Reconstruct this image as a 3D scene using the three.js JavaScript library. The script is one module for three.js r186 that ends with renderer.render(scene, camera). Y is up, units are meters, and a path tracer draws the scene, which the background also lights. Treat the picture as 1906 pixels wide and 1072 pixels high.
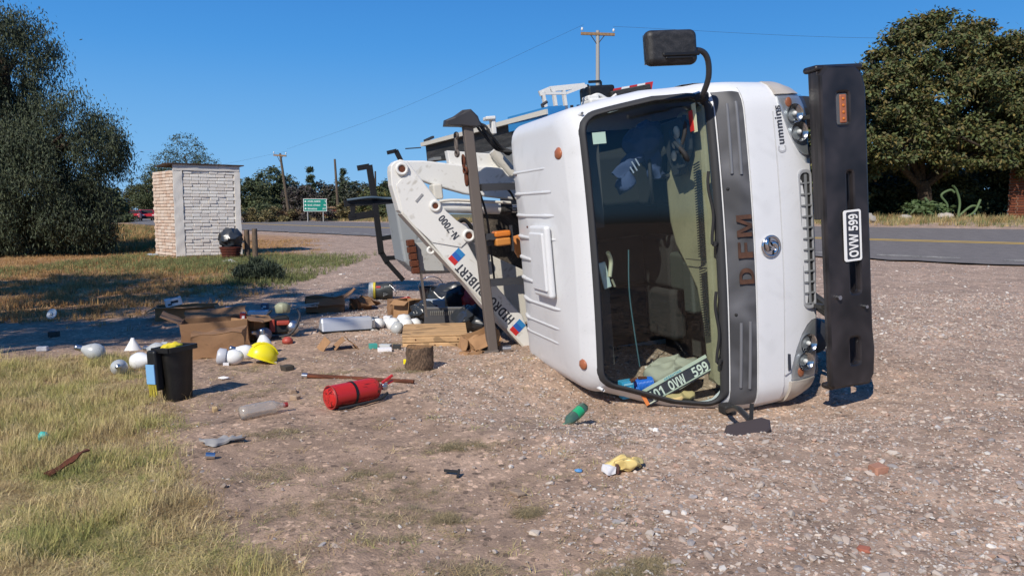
import * as THREE from 'three';
import { mergeGeometries, mergeVertices, toCreasedNormals } from 'three/addons/utils/BufferGeometryUtils.js';
import { RoundedBoxGeometry } from 'three/addons/geometries/RoundedBoxGeometry.js';
import { FontLoader } from 'three/addons/loaders/FontLoader.js';
import { TextGeometry } from 'three/addons/geometries/TextGeometry.js';
import { Brush, Evaluator, SUBTRACTION } from 'three-bvh-csg';
import { createNoise2D, createNoise3D } from 'simplex-noise';

// ------------------------------------------------------------------ camera, sky, sun, exposure
const scene = new THREE.Scene();
const camera = new THREE.PerspectiveCamera(41.9, 1024 / 575, 0.1, 3000);
camera.position.set(0, 1.38, 0);
camera.rotation.x = -Math.atan(138 / 1400);
const SUN = new THREE.Vector3(-0.348, 0.643, 0.683).normalize();
{ // clear autumn sky: deep blue above, paler towards the horizon, the same all the way round
  const W = 256, Hh = 128, d = new Float32Array(W * Hh * 4);
  const stops = [[-1, [.20, .17, .14]], [-.02, [.24, .22, .20]], [0, [.30, .56, .86]], [.08, [.195, .475, .84]], [.2, [.08, .325, .76]], [.36, [.028, .185, .585]], [.6, [.016, .12, .41]], [1, [.012, .10, .36]]];
  for (let j = 0; j < Hh; j++) {
    const s = Math.sin(((j + .5) / Hh - .5) * Math.PI);
    let k = 0; while (k < stops.length - 2 && s > stops[k + 1][0]) k++;
    const t = Math.min(1, Math.max(0, (s - stops[k][0]) / (stops[k + 1][0] - stops[k][0])));
    for (let i = 0; i < W; i++) for (let c = 0; c < 4; c++) d[(j * W + i) * 4 + c] = c === 3 ? 1 : stops[k][1][c] * (1 - t) + stops[k + 1][1][c] * t;
  }
  const sky = new THREE.DataTexture(d, W, Hh, THREE.RGBAFormat, THREE.FloatType);
  sky.mapping = THREE.EquirectangularReflectionMapping; sky.magFilter = sky.minFilter = THREE.LinearFilter; sky.needsUpdate = true;
  scene.background = sky; scene.environment = sky;
}
const sun = new THREE.DirectionalLight(new THREE.Color(1, .93, .83), 4.8);
sun.target.position.set(0, 0, -12); sun.position.copy(SUN).multiplyScalar(80).add(sun.target.position);
sun.castShadow = true; sun.shadow.mapSize.set(4096, 4096);
Object.assign(sun.shadow.camera, { left: -45, right: 45, top: 45, bottom: -45, near: 1, far: 220 });
scene.add(sun, sun.target);
const renderer = new THREE.WebGLRenderer({ antialias: true });
renderer.toneMapping = THREE.LinearToneMapping;
renderer.toneMappingExposure = 1.0;
renderer.shadowMap.enabled = true;

// ------------------------------------------------------------------ helpers
let seed = 12345;
const rnd = () => { seed |= 0; seed = seed + 0x6D2B79F5 | 0; let t = Math.imul(seed ^ seed >>> 15, 1 | seed); t = t + Math.imul(t ^ t >>> 7, 61 | t) ^ t; return ((t ^ t >>> 14) >>> 0) / 4294967296; };
const rr = (a, b) => a + (b - a) * rnd();
const gauss = () => (rnd() + rnd() + rnd() + rnd() - 2) * 1.0;
const n2 = createNoise2D(rnd), n3 = createNoise3D(rnd);
const V = (x, y, z) => new THREE.Vector3(x, y, z);
const sm = (a, b, x) => { const t = Math.min(1, Math.max(0, (x - a) / (b - a))); return t * t * (3 - 2 * t); };
const lerp = (a, b, t) => a + (b - a) * t;
const taken = {};
const numbered = n => { const k = taken[n] = (taken[n] ?? -1) + 1; return k ? n + '_' + String(k).padStart(3, '0') : n; };
function obj(name, geo, mat, parent) {
  const m = new THREE.Mesh(Array.isArray(geo) ? merge(geo) : geo, mat);
  m.name = parent ? name : numbered(name); m.castShadow = m.receiveShadow = true; (parent || scene).add(m); return m;
}
function tag(o, label, category, group) { o.userData.label = label; if (category) o.userData.category = category; if (group) o.userData.group = group; return o; }
function thing(name, label, category, p = [0, 0, 0], turn = 0, group) {
  const o = new THREE.Group(); o.name = numbered(name); scene.add(o); o.position.set(...p); o.rotation.y = turn; return tag(o, label, category, group);
}
function copy(o, p, turn, label) { const c = o.clone(); c.name = numbered(o.name.replace(/_\d\d\d$/, '')); c.userData = { ...o.userData }; scene.add(c); c.position.set(...p); if (turn !== undefined) c.rotation.y = turn; if (label) c.userData.label = label; return c; }
const struct = o => { o.userData.kind = 'structure'; return o; };
const stuff = o => { o.userData.kind = 'stuff'; return o; };
function merge(list) {
  return mergeGeometries(list.map(g => { let q = g.index ? g.toNonIndexed() : g.clone(); for (const k of Object.keys(q.attributes)) if (!['position', 'normal', 'uv'].includes(k)) q.deleteAttribute(k); if (!q.attributes.uv) q.setAttribute('uv', new THREE.BufferAttribute(new Float32Array(q.attributes.position.count * 2), 2)); if (!q.attributes.normal) q.computeVertexNormals(); q.clearGroups(); q.morphAttributes = {}; return q; }));
}
const box = (w, h, d, x = 0, y = 0, z = 0, ry = 0, rx = 0, rz = 0) => { const g = new THREE.BoxGeometry(w, h, d); if (rx) g.rotateX(rx); if (rz) g.rotateZ(rz); if (ry) g.rotateY(ry); return g.translate(x, y, z); };
const rbox = (w, h, d, r, x = 0, y = 0, z = 0, seg = 2) => new RoundedBoxGeometry(w, h, d, seg, r).translate(x, y, z);
const cyl = (r0, r1, h, n = 14, x = 0, y = 0, z = 0) => new THREE.CylinderGeometry(r0, r1, h, n).translate(x, y, z);
function bar(a, b, w, h, r = 0) { // box or rounded box beam from a to b
  const A = V(...a), B = V(...b), L = A.distanceTo(B), g = r ? new RoundedBoxGeometry(w, h, L, 2, r) : new THREE.BoxGeometry(w, h, L);
  const o = new THREE.Object3D(); o.position.copy(A).lerp(B, .5); o.up.set(0, 1, 0); if (Math.abs(B.y - A.y) / L > .95) o.up.set(1, 0, 0); o.lookAt(B); o.updateMatrix(); return g.applyMatrix4(o.matrix);
}
function rod(a, b, r0, r1 = r0, n = 10) {
  const A = V(...a), B = V(...b), L = A.distanceTo(B), g = new THREE.CylinderGeometry(r1, r0, L, n);
  return g.applyMatrix4(new THREE.Matrix4().compose(A.clone().lerp(B, .5), new THREE.Quaternion().setFromUnitVectors(V(0, 1, 0), B.clone().sub(A).normalize()), V(1, 1, 1)));
}
const tube = (pts, r, seg = 0, n = 8, tension = .5) => new THREE.TubeGeometry(new THREE.CatmullRomCurve3(pts.map(p => V(...p)), false, 'catmullrom', tension), seg || pts.length * 6, r, n);
const lathe = (pts, n = 20) => new THREE.LatheGeometry(pts.map(p => new THREE.Vector2(...p)), n);
function extr(pts, depth, bevel = 0, holes = []) {
  const s = new THREE.Shape(pts.map(p => new THREE.Vector2(...p)));
  for (const h of holes) s.holes.push(new THREE.Path(h.map(p => new THREE.Vector2(...p))));
  return new THREE.ExtrudeGeometry(s, { depth: Math.max(.0005, depth - 2 * bevel), bevelEnabled: bevel > 0, bevelThickness: bevel, bevelSize: bevel, bevelOffset: -bevel, bevelSegments: 2, curveSegments: 8 }).translate(0, 0, bevel);
}
const PERM = new THREE.Matrix4().set(0, 0, 1, 0, 1, 0, 0, 0, 0, 1, 0, 0, 0, 0, 0, 1); // shape (y,z) extruded along x
const extrX = (pts, x0, x1, bevel = 0, holes) => extr(pts, x1 - x0, bevel, holes).applyMatrix4(PERM).translate(x0, 0, 0);
const rrect = (x0, y0, x1, y1, r, n = 5) => { const o = []; for (const [cx, cy, a] of [[x1 - r, y1 - r, 0], [x0 + r, y1 - r, 1], [x0 + r, y0 + r, 2], [x1 - r, y0 + r, 3]]) for (let i = 0; i <= n; i++) { const t = (a + i / n) * Math.PI / 2; o.push([cx + r * Math.cos(t), cy + r * Math.sin(t)]); } return o; };
function jitter(g, amp, freq, off = 0) { // dents and folds: moves vertices along noise
  const q = mergeVertices(g.index ? g : g, 1e-4), p = q.attributes.position;
  for (let i = 0; i < p.count; i++) { const x = p.getX(i), y = p.getY(i), z = p.getZ(i); p.setXYZ(i, x + amp * n3(x * freq + off, y * freq, z * freq), y + amp * n3(x * freq, y * freq + 7 + off, z * freq), z + amp * n3(x * freq, y * freq, z * freq + 13 + off)); }
  q.computeVertexNormals(); return q;
}
const font = await new FontLoader().loadAsync('fonts/droid/droid_sans_bold.typeface.json');
function text(str, h, width, thick = .004, sx = 1) { // lettering centred on its origin, facing +z
  const g = new TextGeometry(str, { font, size: h, depth: thick, curveSegments: 3, bevelEnabled: false }); g.computeBoundingBox();
  const b = g.boundingBox; g.translate(-(b.min.x + b.max.x) / 2, -(b.min.y + b.max.y) / 2, 0); const k = width ? width / (b.max.x - b.min.x) : sx; return g.scale(k, 1, 1);
}
const basis = (g, ex, ez, p) => { const X = V(...ex).normalize(), Z = V(...ez).normalize(), Y = Z.clone().cross(X).normalize(); X.copy(Y).cross(Z); return g.applyMatrix4(new THREE.Matrix4().makeBasis(X, Y, Z).setPosition(...p)); };

// ------------------------------------------------------------------ textures and materials
function tex(size, f, repeat = 1, srgb = true) {
  const d = new Uint8Array(size * size * 4);
  for (let j = 0; j < size; j++) for (let i = 0; i < size; i++) { const c = f(i / size, j / size, i, j), k = (j * size + i) * 4; for (let q = 0; q < 3; q++) d[k + q] = Math.max(0, Math.min(255, Array.isArray(c) ? c[q] : c)); d[k + 3] = 255; }
  const t = new THREE.DataTexture(d, size, size); t.wrapS = t.wrapT = THREE.RepeatWrapping; t.magFilter = THREE.LinearFilter; t.minFilter = THREE.LinearMipmapLinearFilter; t.generateMipmaps = true; t.repeat.set(repeat, repeat);
  if (srgb) t.colorSpace = THREE.SRGBColorSpace; t.needsUpdate = true; return t;
}
const tn = (u, v, f, o = 0) => { const a = u * 2 * Math.PI, b = v * 2 * Math.PI, r = f / (2 * Math.PI); return n3(Math.cos(a) * r + o, Math.sin(a) * r + Math.cos(b) * r, Math.sin(b) * r + o * 3); }; // tiles
const C = (r, g, b) => new THREE.Color().setRGB(r, g, b);
const std = (color, roughness = .7, extra = {}) => new THREE.MeshStandardMaterial({ color: Array.isArray(color) ? C(...color) : color, roughness, ...extra });
const grain = tex(1024, (() => { const cell = new Float32Array(1024 * 1024); for (let k = 0; k < 15000; k++) { const x = rnd() * 1024, y = rnd() * 1024, r = 1 + rnd() ** 3 * 5, v = rr(-55, 62), e = rr(.6, 1.6); for (let j = -7; j <= 7; j++) for (let i = -7; i <= 7; i++) if (i * i * e + j * j / e < r * r) cell[((Math.floor(y + j) + 1024) % 1024) * 1024 + (Math.floor(x + i) + 1024) % 1024] = v; } return (u, v, i, j) => { const b = 176 + 20 * tn(u, v, 9) + 13 * tn(u, v, 34, 5) + rr(-20, 20) + cell[j * 1024 + i]; return [b * 1.03, b, b * .97]; }; })());
const grainH = tex(512, (u, v) => 128 + 40 * tn(u, v, 24, 3) + 50 * tn(u, v, 80, 1) + rr(-30, 30), 1, false);
const asphaltT = tex(512, (u, v) => { const b = 190 + 10 * tn(u, v, 6) + rr(-30, 30) + (rnd() < .05 ? 45 : 0); return [b, b * .99, b * .97]; });
const dirtyT = tex(512, (u, v) => { const d = Math.max(0, tn(u, v, 5, 2) * .6 + tn(u, v, 17, 4) * .5 - .45) * 1.2 + (tn(u, v, 60, 8) > .78 ? .12 : 0), b = 1 - .26 * d; return [250 * b, 249 * b - d * 6, 245 * b - d * 16]; });
const paintT = tex(512, (u, v) => { const d = Math.max(0, tn(u, v, 3, 9) * .5 + tn(u, v, 9, 4) * .5 - .2) * .05 + (tn(u, v, 70, 8) > .84 ? .05 : 0), b = 1 - d; return [252 * b, 251 * b, 249 * b - d * 10]; });
const scratchT = tex(512, (u, v) => { const a = tn(u * 1, v, 7, 2) + .7 * tn(u, v, 22, 6), k = a > .72 ? .45 : a > .55 ? .75 : 1, l = Math.abs(tn(u, v, 9, 11)) < .012 ? .6 : 1, b = 246 * k * l + rr(-6, 6); return [b, b * .985, b * .96]; });
const woodT = tex(512, (u, v) => { const w = Math.sin((u * 9 + .35 * tn(u, v * .5, 4, 2)) * 6.28) * .5 + .5, b = 205 + 26 * w + 12 * tn(u, v, 14, 6) + rr(-9, 9) - (tn(u, v, 5, 9) > .62 ? 42 : 0); return [b, b * .86, b * .66]; });
const cardT = tex(256, (u, v) => { const b = 214 + 9 * tn(u, v, 3) + 4 * tn(u, v, 30, 4) + rr(-5, 5) - 26 * Math.max(0, tn(u, v, 6, 8) - .55); return [b, b * .93, b * .86]; });
const fadedT = tex(512, (u, v) => { const b = 165 + 45 * tn(u, v, 3, 3) + 22 * tn(u, v, 8, 5) + rr(-6, 6); return [b, b, b * 1.01]; });
const rustT = tex(512, (u, v) => { const a = tn(u, v, 6, 1) + .6 * tn(u, v, 20, 7), b = 150 + 40 * a + rr(-16, 16); return [b * 1.1, b * .86, b * .7]; });
const scuffT = tex(512, (u, v) => { const b = 150 + 30 * tn(u, v, 5, 3) + 26 * tn(u, v, 26, 5) + rr(-10, 10) + (tn(u, v, 48, 2) > .7 ? 70 : 0); return [b * 1.03, b, b * .96]; });
const barkT = tex(256, (u, v) => { const b = 150 + 45 * tn(u * 3 % 1, v * .4, 14, 2) + 25 * tn(u, v, 30, 3) + rr(-14, 14); return [b, b * .92, b * .84]; });
const M = {
  white: new THREE.MeshPhysicalMaterial({ color: C(.70, .72, .75), map: paintT, roughness: .42, clearcoat: .25, clearcoatRoughness: .3 }),
  boom: std([.74, .74, .73], .55, { map: dirtyT }),
  boomOld: std([.62, .60, .55], .6, { map: dirtyT }),
  black: std([.022, .023, .026], .5, { map: scuffT }),
  bumper: std([.050, .042, .043], .42, { map: fadedT }),
  plastic: std([.075, .078, .085], .55, { map: scuffT }),
  cowl: std([.17, .175, .19], .6, { map: fadedT }),
  frame: std([.032, .034, .04], .6),
  frameBrown: std([.115, .095, .083], .7),
  rubber: std([.018, .018, .019], .8),
  glass: new THREE.MeshPhysicalMaterial({ color: C(.86, .93, .92), roughness: .02, transmission: 1, thickness: 0, ior: 1.5 }),
  clear: new THREE.MeshPhysicalMaterial({ color: C(.86, .88, .88), roughness: .12, transmission: 1, thickness: 0, ior: 1.5 }),
  chrome: std([.62, .63, .65], .18, { metalness: 1 }),
  steel: std([.50, .51, .53], .33, { metalness: 1 }),
  alu: std([.66, .67, .69], .3, { metalness: 1 }),
  dash: std([.44, .47, .345], .62, { map: cardT }),
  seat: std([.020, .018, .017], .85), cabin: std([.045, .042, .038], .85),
  amber: std([.58, .17, .02], .3), orange: std([.75, .30, .09], .55, { map: dirtyT }), orangeDull: std([.36, .12, .055], .4),
  grey: std([.22, .235, .25], .6, { map: dirtyT }), greyDark: std([.10, .105, .11], .6, { map: scuffT }), blue: std([.03, .22, .52], .5, { map: paintT }),
  rust: std([.27, .125, .07], .85, { map: rustT }), red: std([.55, .03, .03], .4, { map: dirtyT }), redDark: std([.30, .03, .025], .5),
  card: std([.50, .33, .19], .9, { map: cardT }), cardDark: std([.38, .245, .145], .9, { map: cardT }), cardPale: std([.52, .35, .21], .9, { map: cardT }),
  paper: std([.78, .77, .78], .8), ink: std([.03, .035, .05], .7), wood: std([.66, .58, .52], .8, { map: woodT }), woodDark: std([.36, .31, .28], .85, { map: woodT }),
  milk: new THREE.MeshPhysicalMaterial({ color: C(.78, .78, .76), roughness: .28, clearcoat: .4 }), bulbGrey: new THREE.MeshPhysicalMaterial({ color: C(.48, .50, .51), roughness: .3, clearcoat: .3, map: dirtyT }),
  bag: std([.030, .034, .040], .28), yellow: new THREE.MeshPhysicalMaterial({ color: C(.82, .70, .01), roughness: .35, clearcoat: .3 }),
  bark: std([.16, .13, .10], .95, { map: barkT }), barkPale: std([.34, .30, .25], .95, { map: barkT }), concrete: std([.36, .36, .355], .9, { map: dirtyT }), post: std([.40, .34, .28], .9, { map: barkT }),
  signGreen: std([.0, .22, .16], .5), signWhite: std([.8, .8, .78], .5),
};

// ------------------------------------------------------------------ terrain: gravel lot rising to a road banked towards us
const edgeS = t => { const u = Math.max(0, t - 48); return 21.8 + (u < 40 ? .003 * u * u : 4.8 + .24 * (u - 40)); };   // the road's near white line, in road coordinates
const toST = (x, z) => [.731 * x - .683 * z, -.683 * x - .731 * z];
const fromST = (s, t) => [.731 * s - .683 * t, -.683 * s - .731 * t];
const bank = t => lerp(.075, .048, sm(12, 48, t));
function roadH(s, t) { return .21 + .003 * Math.max(0, Math.min(t, 60)) + bank(t) * (s - edgeS(t)); }
const RW = 8.4, RN = .9; // far and near half widths beyond the white line
function baseH(x, z) {
  const [s, t] = toST(x, z), e = edgeS(t);
  if (s > e - RN && s < e + RW) return roadH(s, t) - .05;
  if (s >= e + RW) { const q = s - e - RW; return roadH(e + RW, t) - .05 + .055 * bank(t) / .075 * Math.min(q, 6) + .02 * sm(0, 2, q) + .05 * n2(x * .2, z * .2) * sm(0, 3, q); }
  const q = e - RN - s, top = roadH(e - RN, t) - .05;
  return lerp(0, top + .01, sm(17, 0, q)) + .35 * sm(30, 44, t) * sm(2, 10, q) * sm(26, 14, q) * (.6 + .4 * n2(x * .1, z * .1));
}
// the hollow that the cab ploughed into the soft edge of the lot
const cabA = [2.35, -6.0], cabB = [.78, -5.85];
function segD(x, z) { const dx = cabB[0] - cabA[0], dz = cabB[1] - cabA[1], u = Math.max(0, Math.min(1, ((x - cabA[0]) * dx + (z - cabA[1]) * dz) / (dx * dx + dz * dz))); return Math.hypot(x - cabA[0] - u * dx, z - cabA[1] - u * dz); }
function gh(x, z) {
  let h = baseH(x, z); const r = Math.hypot(x, z);
  const d = segD(x, z); h -= .25 * Math.exp(-((d / .9) ** 2)); h += .03 * Math.exp(-(((d - 1.45) / .3) ** 2)) * (z > -5.6 ? 1 : .2) * (.7 + .6 * n2(x * 3, z * 3));
  if (r < 45) { const k = sm(45, 12, r); h += k * (.013 * n2(x * .55, z * .55) + .006 * n2(x * 1.9 + 4, z * 1.9)) ; if (r < 14) h += sm(14, 9, r) * (.006 * n2(x * 6, z * 6) + .003 * n2(x * 14, z * 14)); }
  return h;
}
// where grass grows: the near left corner, tongues of it, and the verge round the shelter
function grassK(x, z) {
  let k = 0; const nn = .55 * n2(x * .8 + 3, z * .8) + .35 * n2(x * 2.3, z * 2.3 + 9);
  const lim = z > -2.6 ? -.75 : z > -3.4 ? lerp(-.75, -1.35, (-2.6 - z) / .8) : z > -4.3 ? lerp(-1.35, -2.15, (-3.4 - z) / .9) : z > -5.0 ? -2.25 : lerp(-2.3, -3.3, Math.min(1, (-5 - z) / 1.7));
  if (z > -7.6) k = Math.max(k, sm(-.28, .55, (lim - x) + nn * .42) * sm(-7.5, -6.6, z + .3 * nn));
  return k;
}
function dryK(x, z) { // brown dry grass of the verge between track and shelter
  const nn = n2(x * .35 + 9, z * .35) * .6 + n2(x * 1.1, z * 1.1) * .4; const [s, t] = toST(x, z);
  return sm(-8.9, -10.2, z + nn * 1.1) * sm(-3.6, -6.0, x + nn * 1.4 + .18 * (-z - 10)) * sm(19.5, 17, s);
}
function groundCol(x, z) {
  const [s, t] = toST(x, z), e = edgeS(t); const nb = n2(x * .25, z * .25), nm = n2(x * 1.1 + 5, z * 1.1), nf = n2(x * 4, z * 4);
  const grav = sm(-.5, .9, x - .45 * (z + 5) + .4 + .4 * nm);
  let c = [lerp(.305, .335, grav), lerp(.222, .252, grav), lerp(.163, .193, grav)];
  const v = 1 + .07 * nb + .06 * nm + .04 * nf; c = c.map(q => q * v);
  const g = grassK(x, z); c = [lerp(c[0], .27, g * .7), lerp(c[1], .20, g * .7), lerp(c[2], .095, g * .7)];
  const d = dryK(x, z); c = [lerp(c[0], .33 + .05 * nm, d * .85), lerp(c[1], .19 + .04 * nm, d * .85), lerp(c[2], .08, d * .85)];
  if (s > e + RW - .5) { const k = sm(1.5, 4.5, s - e - RW + nm * .8); c = [lerp(c[0], .26, k), lerp(c[1], .22, k), lerp(c[2], .12, k)]; }
  if (s > e + RW + 14) c = [.12, .12, .06];
  return c;
}
{
  const axis = (lo, hi, d0, d1, mid, grow) => { const o = []; let x = d0, st = mid; while (x > lo) { st *= grow; x -= st; o.unshift(Math.max(x, lo)); } for (x = d0; x < d1; x += mid) o.push(x); st = mid; while (x < hi) { o.push(x); st *= grow; x += st; } o.push(hi); return o; };
  const xs = axis(-900, 900, -5, 5, .075, 1.035), zs = axis(-1200, 60, -11, -2, .075, 1.03).reverse();
  const nx = xs.length, nz = zs.length, P = [], U = [], K = [], I = [];
  for (const z of zs) for (const x of xs) { P.push(x, gh(x, z), z); U.push(x / 3.2, z / 3.2); K.push(...groundCol(x, z)); }
  for (let j = 0; j < nz - 1; j++) for (let i = 0; i < nx - 1; i++) { const a = j * nx + i, b = a + 1, c = a + nx, d = c + 1; I.push(a, b, c, b, d, c); }
  const g = new THREE.BufferGeometry(); g.setAttribute('position', new THREE.Float32BufferAttribute(P, 3)); g.setAttribute('uv', new THREE.Float32BufferAttribute(U, 2)); g.setAttribute('color', new THREE.Float32BufferAttribute(K, 3)); g.setIndex(I); g.computeVertexNormals();
  const b2 = grainH.clone(); b2.repeat.set(2.3, 2.3);
  struct(obj('ground', g, new THREE.MeshStandardMaterial({ vertexColors: true, color: C(2.35, 2.35, 2.38), map: grain, roughness: .95, bumpMap: b2, bumpScale: .006 })));
  console.log('ground', nx, nz);
}
// road with its markings
function strip(s0, s1, t0, t1, lift, step = 2, wob = 0) {
  const P = [], U = [], I = []; let n = 0; const cols = Math.max(2, Math.ceil((s1 - s0) / 2) + 1);
  const N = Math.max(1, Math.ceil((t1 - t0) / step));
  for (let k = 0; k <= N; k++) { const t = lerp(t0, t1, k / N); for (let c = 0; c < cols; c++) { let s = edgeS(t) + lerp(s0, s1, c / (cols - 1)); if (wob && c === 0) s += wob * (n2(t * .9, 3) + .5 * n2(t * 3.1, 8)); const [x, z] = fromST(s, t); P.push(x, roadH(s, t) + lift, z); U.push(s / 2, t / 2); } }
  for (let k = 0; k < N; k++) for (let c = 0; c < cols - 1; c++) { const a = k * cols + c, b = a + 1, d = a + cols, e = d + 1; I.push(a, d, b, b, d, e); }
  const g = new THREE.BufferGeometry(); g.setAttribute('position', new THREE.Float32BufferAttribute(P, 3)); g.setAttribute('uv', new THREE.Float32BufferAttribute(U, 2)); g.setIndex(I); g.computeVertexNormals(); return g;
}
const road = struct(obj('road', strip(-RN + .15, RW - .1, -60, 260, .0, .6, .16), std([.30, .275, .265], .85, { map: asphaltT })));
const lineW = std([.74, .74, .71], .7, { map: scuffT.clone() }), lineY = std([.62, .40, .08], .7);
for (let t = -40; t < 40; t += 3.1) obj('dashed_line', strip(-.12, .13, t + (t < 12 ? -.2 : 0), t + 1.9, .006, 1), lineW, road);
obj('edge_line', strip(-.07, .08, 42, 220, .006, 1), lineW, road);
obj('edge_line', strip(6.95, 7.07, 16, 220, .006, 1), lineW, road);
obj('centre_line', strip(3.70, 3.84, -60, 220, .006, 1), lineY, road);
obj('centre_line', strip(4.00, 4.14, -60, 220, .006, 1), lineY, road);

// ------------------------------------------------------------------ the overturned crane truck
// built upright in its own axes (x forward, y up, z to its right), then laid on its right side
const truck = thing('crane_truck', 'white crane truck overturned on its side on the gravel', 'truck', [2.814, 1.274, -5.961]);
{
  const a = 17.5 * Math.PI / 180, r = 5.4 * Math.PI / 180, X = V(Math.sin(a), 0, Math.cos(a)), Y0 = V(-Math.cos(a), 0, Math.sin(a)), U = V(0, 1, 0);
  const Y = Y0.clone().multiplyScalar(Math.cos(r)).addScaledVector(U, -Math.sin(r)), Z = U.clone().multiplyScalar(-Math.cos(r)).addScaledVector(Y0, -Math.sin(r));
  truck.quaternion.setFromRotationMatrix(new THREE.Matrix4().makeBasis(X, Y, Z)); truck.updateMatrixWorld(true);
}
const part = (name, geo, mat, p = truck, label) => { const o = obj(name, geo, mat, p); if (label) o.userData.label = label; return o; };
// cab outline: front line x(y), half width w(y), centre line z(y)
const pl = (tab, y) => { let k = 0; while (k < tab.length - 2 && y > tab[k + 1][0]) k++; const [a, va] = tab[k], [b, vb] = tab[k + 1], t = Math.max(0, Math.min(1, (y - a) / (b - a))); return va + (vb - va) * t; };
const XF = [[.30, -.24], [.45, -.205], [.62, -.20], [.88, -.215], [.98, -.25], [1.12, -.36], [1.5, -.465], [2.08, -.63], [2.14, -.69], [2.19, -.80]];
const HW = [[.30, 1.27], [.5, 1.33], [1.1, 1.365], [1.5, 1.325], [2.02, 1.185]];
const xf = y => pl(XF, y), zc = y => .105 - .085 * sm(1.1, 2.1, y), XR = -2.26;
const hw = y => y <= 2.02 ? pl(HW, y) : 1.185 - .17 * (1 - Math.sqrt(Math.max(0, 1 - ((y - 2.02) / .17) ** 2)));
function frontX(y, z, off = 0) { const w = hw(y), q = Math.abs(z - zc(y)), rc = .24; let x = xf(y) - .075 * (q / w) ** 2; const e = q - (w - rc); if (e > 0) x -= rc - Math.sqrt(Math.max(0, rc * rc - Math.min(e, rc) ** 2)); return x + off; }
function ring(y, inset) {
  const w = hw(y) - inset, c = zc(y), o = [], rc = .24, rb = .07, N = 26;
  const fx = z => { const q = Math.abs(z); let x = xf(y) - inset - .075 * (q / w) ** 2, e = q - (w - rc); if (e > 0) x -= rc - Math.sqrt(Math.max(0, rc * rc - e * e)); return x; };
  const zs = []; for (let i = 0; i <= 5; i++) zs.push(-(w - rc) - rc * Math.cos(i / 5 * Math.PI / 2)); for (let i = 1; i < N; i++) zs.push(-(w - rc) + 2 * (w - rc) * i / N); for (let i = 5; i >= 0; i--) zs.push((w - rc) + rc * Math.cos(i / 5 * Math.PI / 2));
  for (const z of zs) o.push([fx(z), z + c]);
  const xr = XR + inset + (y > 2.02 ? hwDrop(y) : 0), xs = fx(w);
  for (let i = 1; i <= 9; i++) o.push([lerp(xs, xr + rb, i / 9), w + c]);
  for (let i = 1; i <= 4; i++) { const t = i / 4 * Math.PI / 2; o.push([xr + rb - rb * Math.sin(t), w - rb + rb * Math.cos(t) + c]); }
  for (let i = 1; i < 10; i++) o.push([xr, lerp(w - rb, -(w - rb), i / 10) + c]);
  for (let i = 4; i >= 1; i--) { const t = i / 4 * Math.PI / 2; o.push([xr + rb - rb * Math.sin(t), -(w - rb + rb * Math.cos(t)) + c]); }
  for (let i = 9; i >= 1; i--) o.push([lerp(xs, xr + rb, i / 9), -w + c]);
  return o;
}
function hwDrop(y) { return .10 * (1 - Math.sqrt(Math.max(0, 1 - ((y - 2.02) / .17) ** 2))); }
function cabSolid(inset, y0, y1, crown) {
  const ys = []; for (let i = 0; i <= 24; i++) ys.push(lerp(y0, Math.min(2.02, y1), i / 24)); for (let i = 1; i <= 7; i++) ys.push(2.02 + (y1 - 2.02) * Math.sin(i / 7 * Math.PI / 2 * .96) / Math.sin(Math.PI / 2 * .96));
  const P = [], I = []; let n = 0; for (const y of ys) { const r = ring(y, inset); n = r.length; for (const [x, z] of r) P.push(x, y - (inset && y > 2 ? inset * .8 : 0), z); }
  let rows = ys.length; const yt = ys[rows - 1], rt = ring(yt, inset), mx = -1.5, mz = zc(yt);
  for (let k = 1; k <= 6; k++) { const s = 1 - k / 6 * .97; for (const [x, z] of rt) P.push(mx + (x - mx) * s, yt - (inset ? inset * .8 : 0) + crown * (1 - s * s), mz + (z - mz) * s); rows++; }
  for (let j = 0; j < rows - 1; j++) for (let i = 0; i < n; i++) { const i2 = (i + 1) % n, A = j * n + i, B = j * n + i2, Cc = A + n, D = B + n; I.push(A, Cc, B, B, Cc, D); }
  const cTop = P.length / 3; P.push(mx, yt - (inset ? inset * .8 : 0) + crown, mz); for (let i = 0; i < n; i++) I.push((rows - 1) * n + i, cTop, (rows - 1) * n + (i + 1) % n);
  const cb = P.length / 3; P.push(-1.2, ys[0], zc(ys[0])); for (let i = 0; i < n; i++) I.push(i, (i + 1) % n, cb);
  const g = new THREE.BufferGeometry(); g.setAttribute('position', new THREE.Float32BufferAttribute(P, 3)); g.setIndex(I);
  const U = []; for (let i = 0; i < P.length; i += 3) U.push(P[i] * .7 + P[i + 1] * .5, P[i + 2] * .7); g.setAttribute('uv', new THREE.Float32BufferAttribute(U, 2));
  g.computeVertexNormals(); return g;
}
const WS = { y0: 1.115, y1: 2.075, z0: y => zc(y) - hw(y) + .10, z1: y => zc(y) + hw(y) - .10, r: .13 };
const wsZ = (y, g = 0) => { // screen outline with rounded corners, grown by g
  const y0 = WS.y0 - g, y1 = WS.y1 + g, r = WS.r + g; let cut = 0; const e = y < y0 + r ? y0 + r - y : y > y1 - r ? y - (y1 - r) : 0; if (e > 0) cut = r - Math.sqrt(Math.max(0, r * r - e * e));
  return [WS.z0(y) - g + cut, WS.z1(y) + g - cut];
};
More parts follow.
